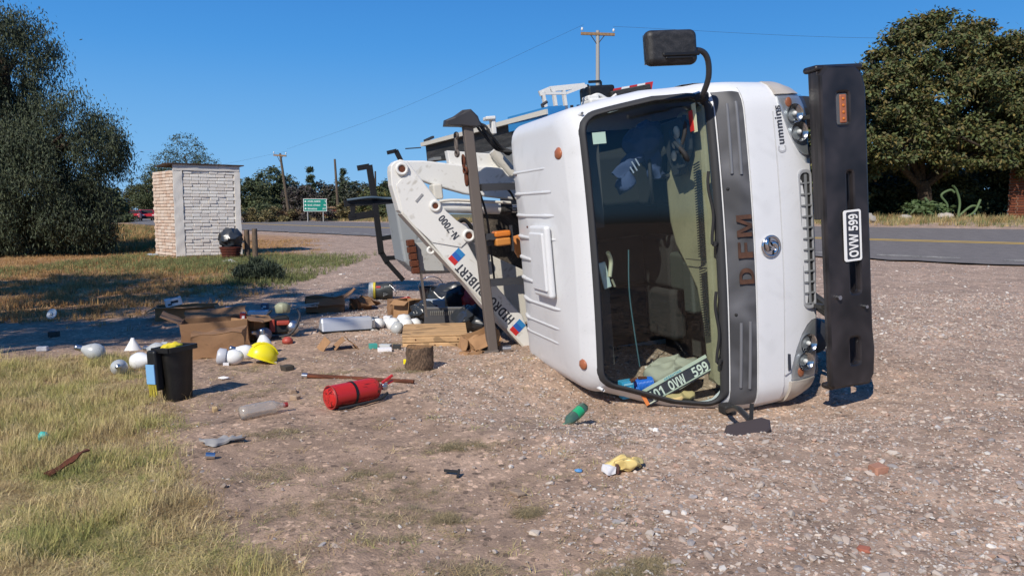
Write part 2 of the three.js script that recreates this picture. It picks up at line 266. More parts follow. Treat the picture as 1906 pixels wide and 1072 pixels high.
function patch(y0, y1, ext, off, ny, nz, thick = 0) { // a panel that follows the cab's front
  const P = [], U = [], I = [], lay = thick ? 2 : 1;
  for (let l = 0; l < lay; l++) for (let j = 0; j <= ny; j++) { const y = lerp(y0, y1, j / ny), [a, b] = ext(y); for (let i = 0; i <= nz; i++) { const z = lerp(a, b, i / nz); P.push(frontX(y, z, off - l * thick), y, z); U.push(y * .9, z * .9); } }
  const q = (ny + 1) * (nz + 1), id = (l, j, i) => l * q + j * (nz + 1) + i;
  for (let j = 0; j < ny; j++) for (let i = 0; i < nz; i++) { I.push(id(0, j, i), id(0, j + 1, i), id(0, j, i + 1), id(0, j, i + 1), id(0, j + 1, i), id(0, j + 1, i + 1)); if (thick) I.push(id(1, j, i), id(1, j, i + 1), id(1, j + 1, i), id(1, j, i + 1), id(1, j + 1, i + 1), id(1, j + 1, i)); }
  if (thick) { const edge = (f, n) => { for (let k = 0; k < n; k++) { const A = f(0, k), B = f(0, k + 1), Cc = f(1, k), D = f(1, k + 1); I.push(A, B, Cc, B, D, Cc); } }; edge((l, k) => id(l, 0, k), nz); edge((l, k) => id(l, ny, nz - k), nz); edge((l, k) => id(l, ny - k, 0), ny); edge((l, k) => id(l, k, nz), ny); }
  const g = new THREE.BufferGeometry(); g.setAttribute('position', new THREE.Float32BufferAttribute(P, 3)); g.setAttribute('uv', new THREE.Float32BufferAttribute(U, 2)); g.setIndex(I); return thick ? toCreasedNormals(g, .6) : (g.computeVertexNormals(), g);
}
{ // shell with real openings
  const ev = new Evaluator(); ev.useGroups = false; ev.attributes = ['position', 'normal', 'uv'];
  const sub = (A, g) => { const B = new Brush(g); B.updateMatrixWorld(); const r = ev.evaluate(A, B, SUBTRACTION); r.updateMatrixWorld(); return r; };
  let S = new Brush(cabSolid(0, .31, 2.19, .075)); S.updateMatrixWorld();
  S = sub(S, cabSolid(.05, .62, 2.19, .06));
  const ws = []; for (let j = 0; j <= 24; j++) { const y = lerp(WS.y0, WS.y1, j / 24); ws.push([y, wsZ(y)[0]]); } for (let j = 24; j >= 0; j--) { const y = lerp(WS.y0, WS.y1, j / 24); ws.push([y, wsZ(y)[1]]); }
  S = sub(S, extrX(ws, -1.02, .1));
  for (const sgn of [-1, 1]) { const w = extr([[-.95, 1.25], [-.98, 1.98], [-1.85, 1.98], [-1.92, 1.25]], .5); w.translate(0, 0, sgn > 0 ? .95 : -1.45); S = sub(S, w); }
  S = sub(S, extrX(rrect(1.35, -.7, 1.9, .7, .1), -2.5, -2.0));
  // open wheel arches and footwell from below
  const g = S.geometry; g.clearGroups();
  part('cab_shell', g, M.white);
}
const shell = truck.children[0];
// roof ribs, pressed lines running fore and aft; a vent hatch; marker lamps
const roofY = (x, z) => { const s = Math.max(Math.abs(z - .03) / .95, Math.abs(x + 1.5) / .75); return 2.186 + .075 * (1 - Math.min(1, s) ** 2); };
const rib = (z, x0, x1, w = .019) => { const P = []; for (let i = 0; i <= 14; i++) { const x = lerp(x0, x1, i / 14); P.push([x, roofY(x, z) - .018 + .014 * Math.min(1, Math.min(i, 14 - i) / 1.6), z]); } return tube(P, w, 28, 6).scale(1, 1, 1); };
for (const [z, x0, x1] of [[-.70, -1.10, -2.17], [-.50, -1.08, -2.17], [-.30, -1.06, -2.17], [-.10, -1.05, -2.17], [.10, -1.62, -2.17], [.30, -1.62, -2.17], [.50, -1.08, -2.17], [.68, -1.10, -2.17], [.82, -1.15, -2.14]]) part('roof_rib', rib(z, x0, x1), M.white, shell);
part('roof_hatch', [rbox(.42, .06, .62, .028, -1.30, 2.285, .09), rbox(.34, .03, .5, .012, -1.30, 2.318, .09)], M.white, shell);
for (const [x, z] of [[-.93, -.80], [-.84, .93]]) { part('marker_lamp', jitter(new THREE.SphereGeometry(.055, 14, 8).scale(1.25, .5, .95).translate(x, roofY(x, z) - .01 - .02 * (z > 0), z), .004, 20), M.orangeDull, shell); }
for (const s of [-1, 1]) part('drip_rail', tube([[-.72, 2.05, .03 + s * 1.118], [-1.0, 2.10, .03 + s * 1.09], [-1.6, 2.115, .03 + s * 1.09], [-2.2, 2.09, .03 + s * 1.085]], .014, 24, 6), M.white, shell);
// dents, rust pits
[[-1.9, -.86], [-1.72, -.78], [-1.6, -.55], [-1.33, -.86], [-1.08, -.78], [-2.0, -.68], [-1.7, -.2], [-1.45, -.62]].map(([x, z], i) => new THREE.SphereGeometry(.012, 6, 4).scale(i % 2 ? 1 : 2.0, .3, 1).translate(x, roofY(x, z) + .004, z)).forEach(g => part('paint_chip', g, M.rust, shell));
// windscreen, rubber seal
part('windscreen', patch(WS.y0 - .012, WS.y1 + .012, y => wsZ(y, .012), -.016, 22, 30), M.glass);
{
  const loop = []; for (let j = 0; j <= 30; j++) { const t = j / 30, y = lerp(WS.y0, WS.y1, .5 - .5 * Math.cos(t * Math.PI)); loop.push([y, wsZ(y)[0]]); } for (let j = 1; j < 14; j++) loop.push([WS.y1, lerp(...wsZ(WS.y1), j / 14)]); for (let j = 30; j >= 0; j--) { const t = j / 30, y = lerp(WS.y0, WS.y1, .5 - .5 * Math.cos(t * Math.PI)); loop.push([y, wsZ(y)[1]]); } for (let j = 13; j >= 1; j--) loop.push([WS.y0, lerp(...wsZ(WS.y0), j / 14)]);
  const n = loop.length, P = [], U = [], I = [], cy = 1.63, prof = [[-.018, -.03], [-.02, .012], [.0, .018], [.024, .012], [.03, -.01]];
  loop.forEach(([y, z], i) => { const A = loop[(i + n - 1) % n], B = loop[(i + 1) % n], ty = B[0] - A[0], tz = B[1] - A[1], l = Math.hypot(ty, tz) || 1; let ny = tz / l, nz = -ty / l; if (ny * (y - cy) + nz * (z - .05) < 0) { ny = -ny; nz = -nz; } for (const [d, o] of prof) { const yy = y + ny * d, zz = z + nz * d; P.push(frontX(Math.min(yy, 2.15), zz, o), yy, zz); U.push(d * 4, i * .1); } });
  const m = prof.length; for (let i = 0; i < n; i++) for (let k = 0; k < m - 1; k++) { const A = i * m + k, B = A + 1, Cc = ((i + 1) % n) * m + k, D = Cc + 1; I.push(A, B, Cc, B, D, Cc); }
  const g = new THREE.BufferGeometry(); g.setAttribute('position', new THREE.Float32BufferAttribute(P, 3)); g.setAttribute('uv', new THREE.Float32BufferAttribute(U, 2)); g.setIndex(I); g.computeVertexNormals(); part('screen_seal', g, std([.03, .031, .034], .7));
}
// front: black cowl panel with louvres and faded raised letters, white hood flap, lower grille panel
const cowl = part('cowl_panel', patch(.905, 1.078, y => { const e = y < .97 ? .16 - Math.sqrt(Math.max(0, .16 * .16 - Math.max(0, .06 - (y - .905)) ** 2)) : 0; return [zc(y) - hw(y) + .10 + e, zc(y) + hw(y) - .10 - e]; }, .012, 8, 40, .03), M.cowl);
for (const s of [-1, 1]) for (const [y, l] of [[1.015, .27], [.955, .28]]) { const P = []; for (let i = 0; i <= 10; i++) { const z = .075 + s * lerp(.86 - l, .86 + l, i / 10); P.push([frontX(y, z, .012), y + .012 * s * (i / 10 - .5), z]); } part('louvre', tube(P, .014, 20, 6), std([.16, .165, .18], .35), cowl); }
{ // letters D F M, each a raised plate
  const let3 = [['D', .29], ['F', .085], ['M', -.105]];
  for (const [ch, z] of let3) part('raised_letter', basis(text(ch, .115, ch === 'M' ? .17 : .125, .014), [0, 0, -1], [1, .5, 0], [frontX(.97, z, .012) + .002, .968, z]), std([.15, .115, .10], .45, { map: rustT }), cowl);
  for (const g of [new THREE.SphereGeometry(.013, 8, 6).translate(frontX(1.05, -.40, .011), 1.05, -.40), new THREE.SphereGeometry(.013, 8, 6).translate(frontX(1.04, .60, .011), 1.04, .60)]) part('trim_hole', g, M.rubber, cowl);
}
const hood = part('hood_flap', patch(.662, .893, y => [zc(y) - hw(y) + .07, zc(y) + hw(y) - .09], .014, 6, 40, .03), M.white);
part('emblem', (() => { const x = frontX(.765, .075, .016); return [new THREE.TorusGeometry(.078, .012, 8, 28).rotateY(Math.PI / 2).translate(x + .006, .765, .075), new THREE.TorusGeometry(.034, .02, 6, 16, 3.6).rotateX(.6).rotateY(Math.PI / 2).scale(.7, 1, 1.1).translate(x + .006, .785, .058), new THREE.TorusGeometry(.034, .02, 6, 16, 3.6).rotateZ(3.1).rotateY(Math.PI / 2).scale(.7, 1, 1.1).translate(x + .006, .745, .092), cyl(.07, .07, .006, 28).rotateZ(Math.PI / 2).translate(x + .002, .765, .075)]; })(), M.chrome, hood);
const low = part('grille_panel', patch(.335, .652, y => { const q = .62 + .43 * Math.min(1, Math.max(0, (y - .335) / .27)) ** 2.6; return [.075 - q + .005, .095 + q]; }, .016, 6, 40, .03), M.white);
part('grille_surround', (() => { const o = rrect(.352, -.50, .475, .62, .05), i2 = rrect(.368, -.47, .46, .59, .04); return extrX(o, frontX(.42, 0) - .01, frontX(.42, 0) + .022, .006, [i2]); })(), std([.30, .31, .33], .35), low);
part('grille_mesh', (() => { const x = frontX(.42, 0, .018), L = [box(.004, .10, 1.08, x - .010, .414, .06)]; return L; })(), M.rubber, low);
for (let k = 0; k < 12; k++) part('grille_bar', box(.016, .094, .013, frontX(.42, -.42 + k * .09, .022), .414, -.42 + k * .088 + .03), std([.20, .21, .22], .4), low);
part('grille_rail', box(.018, .012, 1.04, frontX(.42, .06, .020), .414, .06), std([.20, .21, .22], .4), low);
const drape = g => { const p = g.attributes.position; for (let i = 0; i < p.count; i++) p.setX(i, frontX(p.getY(i), p.getZ(i), .0165) + p.getX(i)); g.computeVertexNormals(); return g; };
part('maker_lettering', drape(basis(text('ummins', .058, .30, .003), [0, .03, -1], [1, 0, 0], [0, .614, -.86])), M.ink, low);
part('maker_lettering', drape(basis(text('C', .075, .055, .003), [0, .03, -1], [1, 0, 0], [0, .605, -.672])), std([.45, .46, .48], .5), low);
part('small_badge', box(.004, .028, .15, frontX(.605, 1.03, .018), .618, 1.03), M.ink, low);
for (const s of [-1, 1]) { // lamp clusters: silvered housing, reflector bowls, bulbs, lens, indicator on the corner
  const c = s < 0 ? -.84 : .95, ext = g => y => { const u = (y - .335) / .255, inn = -.23 + .43 * Math.pow(Math.max(0, u), 2.6) - g, a = c + s * inn, b = c + s * (.245 + g); return s > 0 ? [a, b] : [b, a]; };
  const h = part('headlamp', patch(.335, .588, ext(0), .012, 10, 14, .02), std([.50, .53, .56], .3, { metalness: .6 }));
  const dish = lathe([[0, -.05], [.03, -.045], [.06, -.02], [.075, .012]], 20).rotateZ(-Math.PI / 2);
  const bowl = (y, q, k) => { const z = c + s * q, x = frontX(y, z, .018); part('reflector', dish.clone().scale(.6, k, k).translate(x + .012, y, z), M.chrome, h); part('bulb', new THREE.SphereGeometry(.02, 10, 8).translate(x + .012, y, z), M.milk, h); };
  bowl(.435, -.045, 1.05); bowl(.465, .10, 1.0); 
  part('side_reflector', new THREE.SphereGeometry(.03, 10, 8).scale(.4, 1, 1.4).translate(frontX(.50, c + s * .19, .016), .50, c + s * .19), M.orangeDull, h);
  part('lens', patch(.33, .592, ext(.006), .045, 10, 16), M.clear, h);
  part('corner_indicator', jitter(patch(.335, .60, y => { const a = c + s * .262, b = zc(y) + s * (hw(y) - .004); return s > 0 ? [a, b] : [b, a]; }, .03, 8, 10, .03), .003, 8), std([.50, .46, .42], .35, { map: dirtyT }));
}
// bumper: long steel channel with lamp slots and the number plate
{
  const W0 = -1.24, W1 = 1.24, B = [[.425, W0 + .05], [.425, W1 - .02], [.40, W1 + .01], [.05, W1 + .02], [.0, W1 - .06], [-.015, .98], [.0, .80], [.0, W0 + .16], [.03, W0 + .05], [.10, W0 - .01], [.36, W0 - .02]];
  const hole = (y0, z0, y1, z1) => rrect(y0, z0, y1, z1, .02, 2);
  const b = part('bumper', extrX(B.map(p => p), -.03, .03, .02, [hole(.155, -.45, .205, .0), hole(.115, .235, .20, .50), hole(.14, .86, .225, 1.07), hole(.17, -1.05, .275, -.81)]), M.bumper);
  part('upper_flange', [bar([-.055, .415, W0 + .02], [-.05, .415, -.1], .10, .02, .008), bar([-.13, .02, W0 + .15], [-.13, .02, W1 - .1], .2, .022, .008)], M.bumper, b);
  part('end_cap', [rbox(.16, .44, .05, .024, -.08, .215, W0 - .005, 3), rbox(.12, .40, .05, .024, -.06, .21, W1 + .0, 3)], M.bumper, b);
  const f = part('fog_lamp', [rbox(.04, .115, .25, .015, -.005, .222, -.93), ], std([.10, .10, .10], .4), b);
  part('amber_lens', rbox(.03, .062, .215, .01, .008, .212, -.93), M.orangeDull, f);
  for (let k = 0; k < 4; k++) part('lens_dot', new THREE.SphereGeometry(.012, 8, 6).scale(.4, 1, 1).translate(.025, .214, -1.005 + k * .05), M.amber, f);
  const p = part('number_plate', extrX(rrect(.105, -.15, .262, .24, .018), .034, .040, .002), M.ink, b);
  part('plate_rim', extrX(rrect(.100, -.155, .267, .245, .02), .038, .044, .001, [rrect(.116, -.139, .241, .229, .012)]), M.signWhite, p);
  part('plate_text', basis(text('OVW 599', .085, .335, .004), [0, 0, -1], [1, 0, 0], [.042, .178, .046]), M.signWhite, p);
  for (const g of [bar([-.05, .2, -.75], [-.75, .25, -.42], .1, .06), bar([-.05, .2, .75], [-.75, .25, .42], .1, .06), bar([-.1, .36, -.9], [-.35, .36, -.9], .03, .05), bar([-.1, .36, .6], [-.35, .36, .6], .03, .05)]) part('bracket', g, M.greyDark, b);
  for (const g of [cyl(.018, .018, .03, 8).rotateZ(Math.PI / 2).translate(.045, .335, .515), cyl(.014, .014, .03, 8).rotateZ(Math.PI / 2).translate(.045, .08, .62)]) part('tow_bolt', g, M.steel, b);
}
// mirrors
{
  const arm = part('mirror_arm', tube([[-.36, 1.20, -1.11], [-.27, 1.245, -1.13], [-.20, 1.235, -1.24], [-.17, 1.25, -1.36], [-.16, 1.30, -1.425], [-.155, 1.40, -1.44]], .022, 40, 10), std([.03, .03, .033], .3), truck);
  part('arm_bracket', [rbox(.1, .08, .07, .02, -.36, 1.2, -1.12)], M.rubber, arm);
  const m = part('mirror_head', rbox(.11, .41, .25, .05, -.14, 1.575, -1.455, 4), M.plastic, truck);
  part('mirror_rib', [rbox(.02, .30, .028, .01, -.084, 1.52, -1.40), rbox(.02, .22, .018, .008, -.084, 1.54, -1.375)], M.black, m);
  part('mirror_glass', rbox(.01, .37, .21, .004, -.199, 1.575, -1.455), M.chrome, m);
  const arm2 = part('mirror_arm', tube([[-0.380, 1.120, 1.400], [0.271, 1.453, 1.155], [0.520, 1.534, 1.144], [0.646, 1.571, 1.167]], .022, 30, 10), std([.03, .03, .033], .35), truck);
  part('arm_bracket', rbox(.12, .1, .08, .02, -.38, 1.12, 1.38), M.rubber, arm2);
  const g2 = extr([[-.19, -.03], [-.11, .07], [.15, .085], [.20, .05], [.17, -.02], [.09, -.07], [-.11, -.075]], .045, .016); basis(g2, [.12, -.99, -.05], [.55, .05, -.83], [0.686, 1.671, 1.187]);
  const m2 = part('mirror_head', g2, std([.055, .042, .04], .5), truck); part('mirror_stem', bar([0.606, 1.571, 1.167], [0.586, 1.541, 1.027], .02, .02), M.rubber, m2);
}
// wipers
for (const [z0, z1] of [[-.55, .02], [.40, .98]]) { const P = []; for (let i = 0; i <= 8; i++) { const z = lerp(z0, z1, i / 8), y = 1.185 + .012 * Math.sin(i); P.push([frontX(y, z, .045), y, z]); } const w = part('wiper', [tube(P, .012, 24, 6), rod([frontX(1.14, z1, .0), 1.14, z1], [frontX(1.185, z1, .05), 1.185, z1], .02)], M.rubber); }
// doors on both sides
for (const s of [-1, 1]) {
  const Z = y => zc(y) + s * (hw(y) + .004), P = [], I = [], U = [], ny = 14; const ys = []; for (let i = 0; i <= ny; i++) ys.push(lerp(.48, 1.22, i / ny));
  ys.forEach(y => { for (const x of [-.62, -1.2, -1.95]) { P.push(x, y, Z(y)); U.push(x, y); } });
  for (let j = 0; j < ny; j++) for (let i = 0; i < 2; i++) { const A = j * 3 + i, B = A + 1, c = A + 3, D = c + 1; s > 0 ? I.push(A, c, B, B, c, D) : I.push(A, B, c, B, D, c); }
  const g = new THREE.BufferGeometry(); g.setAttribute('position', new THREE.Float32BufferAttribute(P, 3)); g.setAttribute('uv', new THREE.Float32BufferAttribute(U, 2)); g.setIndex(I); g.computeVertexNormals();
  const d = part('door', g, M.white); part('door_handle', rbox(.16, .04, .03, .012, -1.8, 1.08, Z(1.08) + s * .015), M.rubber, d);
  const q = extr([[-.95, 1.25], [-.98, 1.98], [-1.85, 1.98], [-1.92, 1.25]], .006); const p = q.attributes.position; for (let i = 0; i < p.count; i++) p.setZ(i, zc(p.getY(i)) + s * (hw(p.getY(i)) - .03) + p.getZ(i)); q.computeVertexNormals(); part('window_pane', q, M.glass, d);
}
// cab interior
{
  const top = [[-.43, -1.08], [-.43, 1.20], [-.60, 1.19], [-.63, .70], [-.70, .42], [-.84, .24], [-1.00, .06], [-1.08, -.15], [-1.10, -.55], [-.98, -.92], [-.82, -1.06]];
  const g = extr(top.map(([x, z]) => [x, -z]), .5, .05).rotateX(-Math.PI / 2).translate(0, .66, 0);
  const d = part('dashboard', jitter(toCreasedNormals(g, .5), .006, 3), M.dash);
  const vent = (z0, z1) => { const L = []; for (let z = z0; z < z1; z += .021) L.push(box(.085, .012, .0085, -.475, 1.158 + .055, z, .25)); return L; };
  part('defrost_slots', vent(-.62, .12), M.rubber, d); part('defrost_slots', vent(.2, .78), M.rubber, d);
  part('dash_seam', [box(.30, .004, .006, -.58, 1.212, .155)], M.rubber, d);
  const pod = part('instrument_pod', [extr([[-.92, -.98], [-.62, -1.0], [-.50, -.92], [-.52, -.74], [-.64, -.55], [-.74, -.53], [-.84, -.7]].map(([x, z]) => [x, -z]), .07, .015).rotateX(-Math.PI / 2).translate(0, 1.20, 0)], std([.03, .032, .033], .6), d);
  part('gauge', [[-.66, -.80], [-.62, -.88], [-.68, -.70], [-.60, -.78]].map(([x, z], i) => new THREE.SphereGeometry(.035 + .008 * (i % 2), 10, 8).scale(1, .5, 1.3).translate(x, 1.29, z)), std([.55, .50, .40], .6), pod);
  part('cable', [tube([[-.62, 1.30, -.8], [-.52, 1.34, -.72], [-.46, 1.31, -.86], [-.5, 1.28, -1.0]], .016, 30, 6), tube([[-.68, 1.30, -.9], [-.56, 1.36, -.82], [-.44, 1.33, -.7], [-.5, 1.28, -.62], [-.62, 1.29, -.6]], .018, 30, 6)], M.rubber, pod);
  part('red_label', [box(.05, .006, .16, -.43, 1.262, -.95, .1), ], M.red, d); part('paper_label', box(.05, .006, .22, -.395, 1.254, -.97, .06), std([.6, .62, .4], .8), d);
  part('console', [rbox(.40, .22, .34, .04, -.98, 1.02, .30), rbox(.16, .10, .45, .03, -.84, 1.10, .42)], std([.05, .055, .045], .6));
  const wh = part('steering_wheel', [new THREE.TorusGeometry(.22, .016, 8, 32).rotateX(Math.PI / 2).rotateZ(.5).translate(-1.12, 1.28, -.55), rod([-1.12, 1.28, -.55], [-.92, 1.02, -.55], .03), bar([-1.12, 1.28, -.76], [-1.12, 1.28, -.34], .03, .02)], M.rubber);
  for (const [z, n] of [[-.55, 1], [.25, 0], [.75, 0]]) { const s = part('seat', [rbox(.55, .16, n ? .55 : .5, .06, -1.62, .95, z, 3)], M.seat); part('backrest', [rbox(.16, .72, n ? .52 : .48, .06, -1.93, 1.32, z, 3).rotateZ(0)], M.seat, s); part('headrest', rbox(.1, .18, .28, .04, -1.96, 1.78, z, 3), M.seat, s); }
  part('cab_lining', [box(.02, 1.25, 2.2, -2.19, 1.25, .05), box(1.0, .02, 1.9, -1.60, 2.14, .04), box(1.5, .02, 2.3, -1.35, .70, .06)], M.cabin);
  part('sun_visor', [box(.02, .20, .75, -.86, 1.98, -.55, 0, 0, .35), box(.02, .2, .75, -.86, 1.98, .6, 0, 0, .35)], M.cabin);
  part('hanging_cord', tube([[-1.0, 1.60, .05], [-1.0, 1.62, .4], [-1.0, 1.60, .75], [-1.0, 1.57, 1.08]], .007, 30, 5), std([.05, .12, .14], .5));
  part('grab_handle', [tube([[-.68, 1.94, .02], [-.72, 1.90, .10], [-.70, 1.93, .22]], .018, 16, 6), tube([[-.66, 1.93, .24], [-.68, 1.90, .30]], .01, 8, 5)], std([.45, .44, .30], .7));
  part('mirror_inside', rbox(.02, .07, .22, .01, -.76, 1.95, -.18).rotateX(.2), std([.5, .6, .56], .4));
  part('sticker', [patch(1.90, 2.0, () => [-.93, -.84], -.024, 2, 2)], std([.50, .58, .50], .8));
}
// rack behind the cab: brown-black box bars
{
  const rk = part('rack_bar', bar([-2.42, 2.545, -1.26], [-2.42, 2.505, 1.05], .085, .10, .012), M.frameBrown);
  part('cross_bar', bar([-2.40, 2.47, -.60], [-2.40, 2.05, -.58], .07, .085), M.frame, rk);
  part('cross_bar', bar([-2.40, 2.47, .35], [-2.38, 2.08, .37], .07, .085), M.frame, rk);
  part('cross_bar', bar([-2.42, 2.47, -.11], [-2.42, 2.30, -.10], .06, .08), M.frame, rk);
  part('foot', [rbox(.12, .16, .07, .015, -2.42, 2.53, 1.07), rbox(.08, .05, .05, .01, -2.40, 2.44, 1.10)], M.frameBrown, rk);
  part('red_reflector', rbox(.03, .06, .045, .008, -2.33, 2.42, 1.085), M.red, rk);
  part('torn_bracket', jitter(extrX([[2.78, -1.215], [2.77, -1.27], [2.68, -1.30], [2.60, -1.35], [2.50, -1.35], [2.44, -1.30], [2.42, -1.20], [2.46, -1.17], [2.62, -1.20]], -2.50, -2.34, .015), .02, 9), std([.035, .033, .036], .55), rk);
  for (let k = 0; k < 6; k++) part('chain_link', new THREE.TorusGeometry(.045, .014, 6, 12).scale(.7, 1.3, 1).rotateX(Math.PI / 2).rotateY(k % 2 ? 0 : Math.PI / 2).translate(-2.44, 2.66 - (k > 2 ? .05 : .0) + .01 * Math.sin(k), -1.12 + k * .085), k < 3 ? M.frameBrown : M.rust, rk);
  part('cable_bundle', [[0, 0], [.02, .03], [-.03, .06], [.05, .02]].map(([q, w], i) => tube([[-2.45 + q, 2.46, -1.3 + w], [-2.47, 2.38 + q, -1.20], [-2.52 + w, 2.30, -1.08 + q], [-2.56, 2.16 + q, -.98 + w], [-2.5, 2.08, -.93]], .014, 30, 5)), M.rubber, rk);
  const bc = part('beacon', rbox(.14, .17, .06, .02, -2.42, 2.30, -.125), M.amber, rk); part('beacon_base', rbox(.13, .16, .08, .02, -2.42, 2.30, -.045), std([.50, .20, .04], .5), bc); part('beacon_bracket', [bar([-2.45, 2.45, -.04], [-2.45, 2.20, -.04], .05, .03), bar([-2.40, 2.2, -.2], [-2.40, 2.2, .06], .05, .02)], M.frame, bc);
  for (const g of [tube([[-2.5, 2.46, -.55], [-2.47, 2.42, -.3], [-2.5, 2.40, .1], [-2.48, 2.40, .35]], .012, 30, 5), tube([[-2.5, 2.30, -.60], [-2.46, 2.18, -.56], [-2.5, 2.10, -.45]], .012, 20, 5)]) part('hose', g, M.rubber, rk);
}
// crane: outer boom with lettering, inner arm, ram, column
{
  const out = [[3.31, -.84], [3.30, -.89], [3.26, -.93], [3.20, -.945], [3.13, -.92], [3.01, -.73], [2.89, -.55], [2.82, -.43], [2.74, -.33], [2.60, -.22], [2.55, -.16], [2.555, -.09], [2.60, -.04], [2.51, .17], [2.31, .47], [2.09, .77], [2.05, .90], [1.99, 1.24], [2.05, 1.19], [2.50, .63], [2.98, -.10], [3.22, -.39], [3.27, -.45], [3.315, -.70]];
  const b = part('outer_boom', extrX(out, -2.86, -2.62, .012), M.boom);
  part('cover_plate', extrX([[3.27, -.70], [3.16, -.80], [2.99, -.68], [2.80, -.40], [2.60, -.19], [2.575, -.10], [2.68, -.02], [2.97, -.10], [3.20, -.36], [3.24, -.45]], -2.62, -2.608, .004), M.boom, b);
  part('lower_flange', bar([-2.74, 3.245, -.42], [-2.74, 2.03, 1.21], .28, .02), M.boomOld, b);
  for (const [y, z, r] of [[3.20, -.85, .05], [2.905, -.46, .045], [2.59, -.13, .05]]) { part('pivot_ring', new THREE.TorusGeometry(r, .017, 8, 20).rotateY(Math.PI / 2).translate(-2.60, y, z), M.boom, b); part('pivot_pin', cyl(r * .85, r * .85, .30, 16).rotateZ(Math.PI / 2).translate(-2.745, y, z), M.rust, b); }
  part('lifting_eye', new THREE.TorusGeometry(.032, .014, 8, 16).rotateY(Math.PI / 2).translate(-2.66, 2.985, -.02), M.boom, b);
  part('boom_lettering', basis(text('HIDROGRUBERT', .098, .83, .004), [0, .626, -.78], [1, 0, 0], [-2.621, 2.475, .49]), M.ink, b);
  part('model_lettering', basis(text('N-7000', .075, .27, .004), [0, .53, -.85], [1, 0, 0], [-2.609, 2.79, -.235]), M.ink, b);
  const flag = (y, z) => { const e = [.626, -.78], q = [.78, .626]; for (const [k, c] of [[-.052, M.red], [0, std([.02, .11, .42], .5)], [.052, M.blue]]) { const w = .052, f = (u, v) => [y + e[0] * u + q[0] * v, z + e[1] * u + q[1] * v]; part('flag_stripe', extrX([f(-.05, -k - w / 2), f(.05, -k - w / 2), f(.05, -k + w / 2), f(-.05, -k + w / 2)], -2.621, -2.617), c, b); } };
  flag(2.735, .07); flag(2.155, .885);
  part('grip_mark', bar([-2.606, 3.095, -.52], [-2.606, 3.02, -.59], .012, .02), std([.3, .3, .3], .5), b);
  const inn = part('inner_arm', extrX([[3.16, -.92], [3.10, -.945], [2.91, -.93], [2.75, -.90], [2.48, -.85], [1.60, -.72], [1.60, -.38], [2.00, -.45], [2.50, -.55], [2.80, -.66], [2.98, -.74]], -3.05, -2.90, .015), M.boom);
  part('arm_box', rbox(.22, .1, .16, .02, -2.85, 2.83, -.60), M.boomOld, inn);
  const ram = part('ram', [rod([-2.74, 2.90, -.455], [-2.74, 2.14, -.365], .062, .062, 18)], M.boom); part('ram_rod', rod([-2.74, 2.15, -.366], [-2.74, 1.9, -.335], .045, .045, 14), M.chrome, ram); part('ram_collar', [rod([-2.74, 2.20, -.372], [-2.74, 2.08, -.357], .072, .072, 18)], M.greyDark, ram);
  part('ram_pipe', tube([[-2.66, 2.85, -.50], [-2.65, 2.70, -.50], [-2.65, 2.40, -.46], [-2.65, 2.1, -.42]], .016, 24, 6), M.boomOld, ram);
  part('hose_loop', [tube([[-2.68, 2.70, -.26], [-2.64, 2.62, -.30], [-2.66, 2.54, -.22], [-2.70, 2.5, -.1]], .016, 24, 6), tube([[-2.70, 2.72, -.24], [-2.68, 2.60, -.28], [-2.70, 2.52, -.18]], .016, 24, 6)], M.rubber);
  part('second_arm', extrX([[2.54, -.10], [2.36, .08], [1.80, .40], [1.72, .90], [2.02, .90], [2.28, .52], [2.48, .20]], -3.10, -2.90, .012), M.boomOld);
  part('crane_column', [extrX([[2.34, -.36], [1.3, -.32], [1.2, .42], [1.9, .58], [2.22, .14]], -3.30, -3.12, .01), rod([-3.2, 1.5, .05], [-3.2, .55, .05], .26, .30, 20)], std([.19, .165, .14], .75, { map: scuffT }));
  part('upper_bracket', extrX([[2.64, -1.02], [2.14, -.95], [2.0, -.74], [2.62, -.80]], -3.12, -2.98, .01), M.boom);
  part('tilt_ram', rod([-2.92, 2.16, -.98], [-2.92, 1.96, -.72], .055, .06, 14), M.boomOld);
  part('orange_gusset', extrX([[2.20, -.06], [2.06, -.09], [2.04, .12], [2.10, .15]], -2.58, -2.54, .004), M.orange);
  part('guard_hook', [rbox(.14, .1, .035, .01, -2.62, 2.255, -1.285), rbox(.10, .045, .15, .01, -2.62, 2.225, -1.20)], M.boom);
}
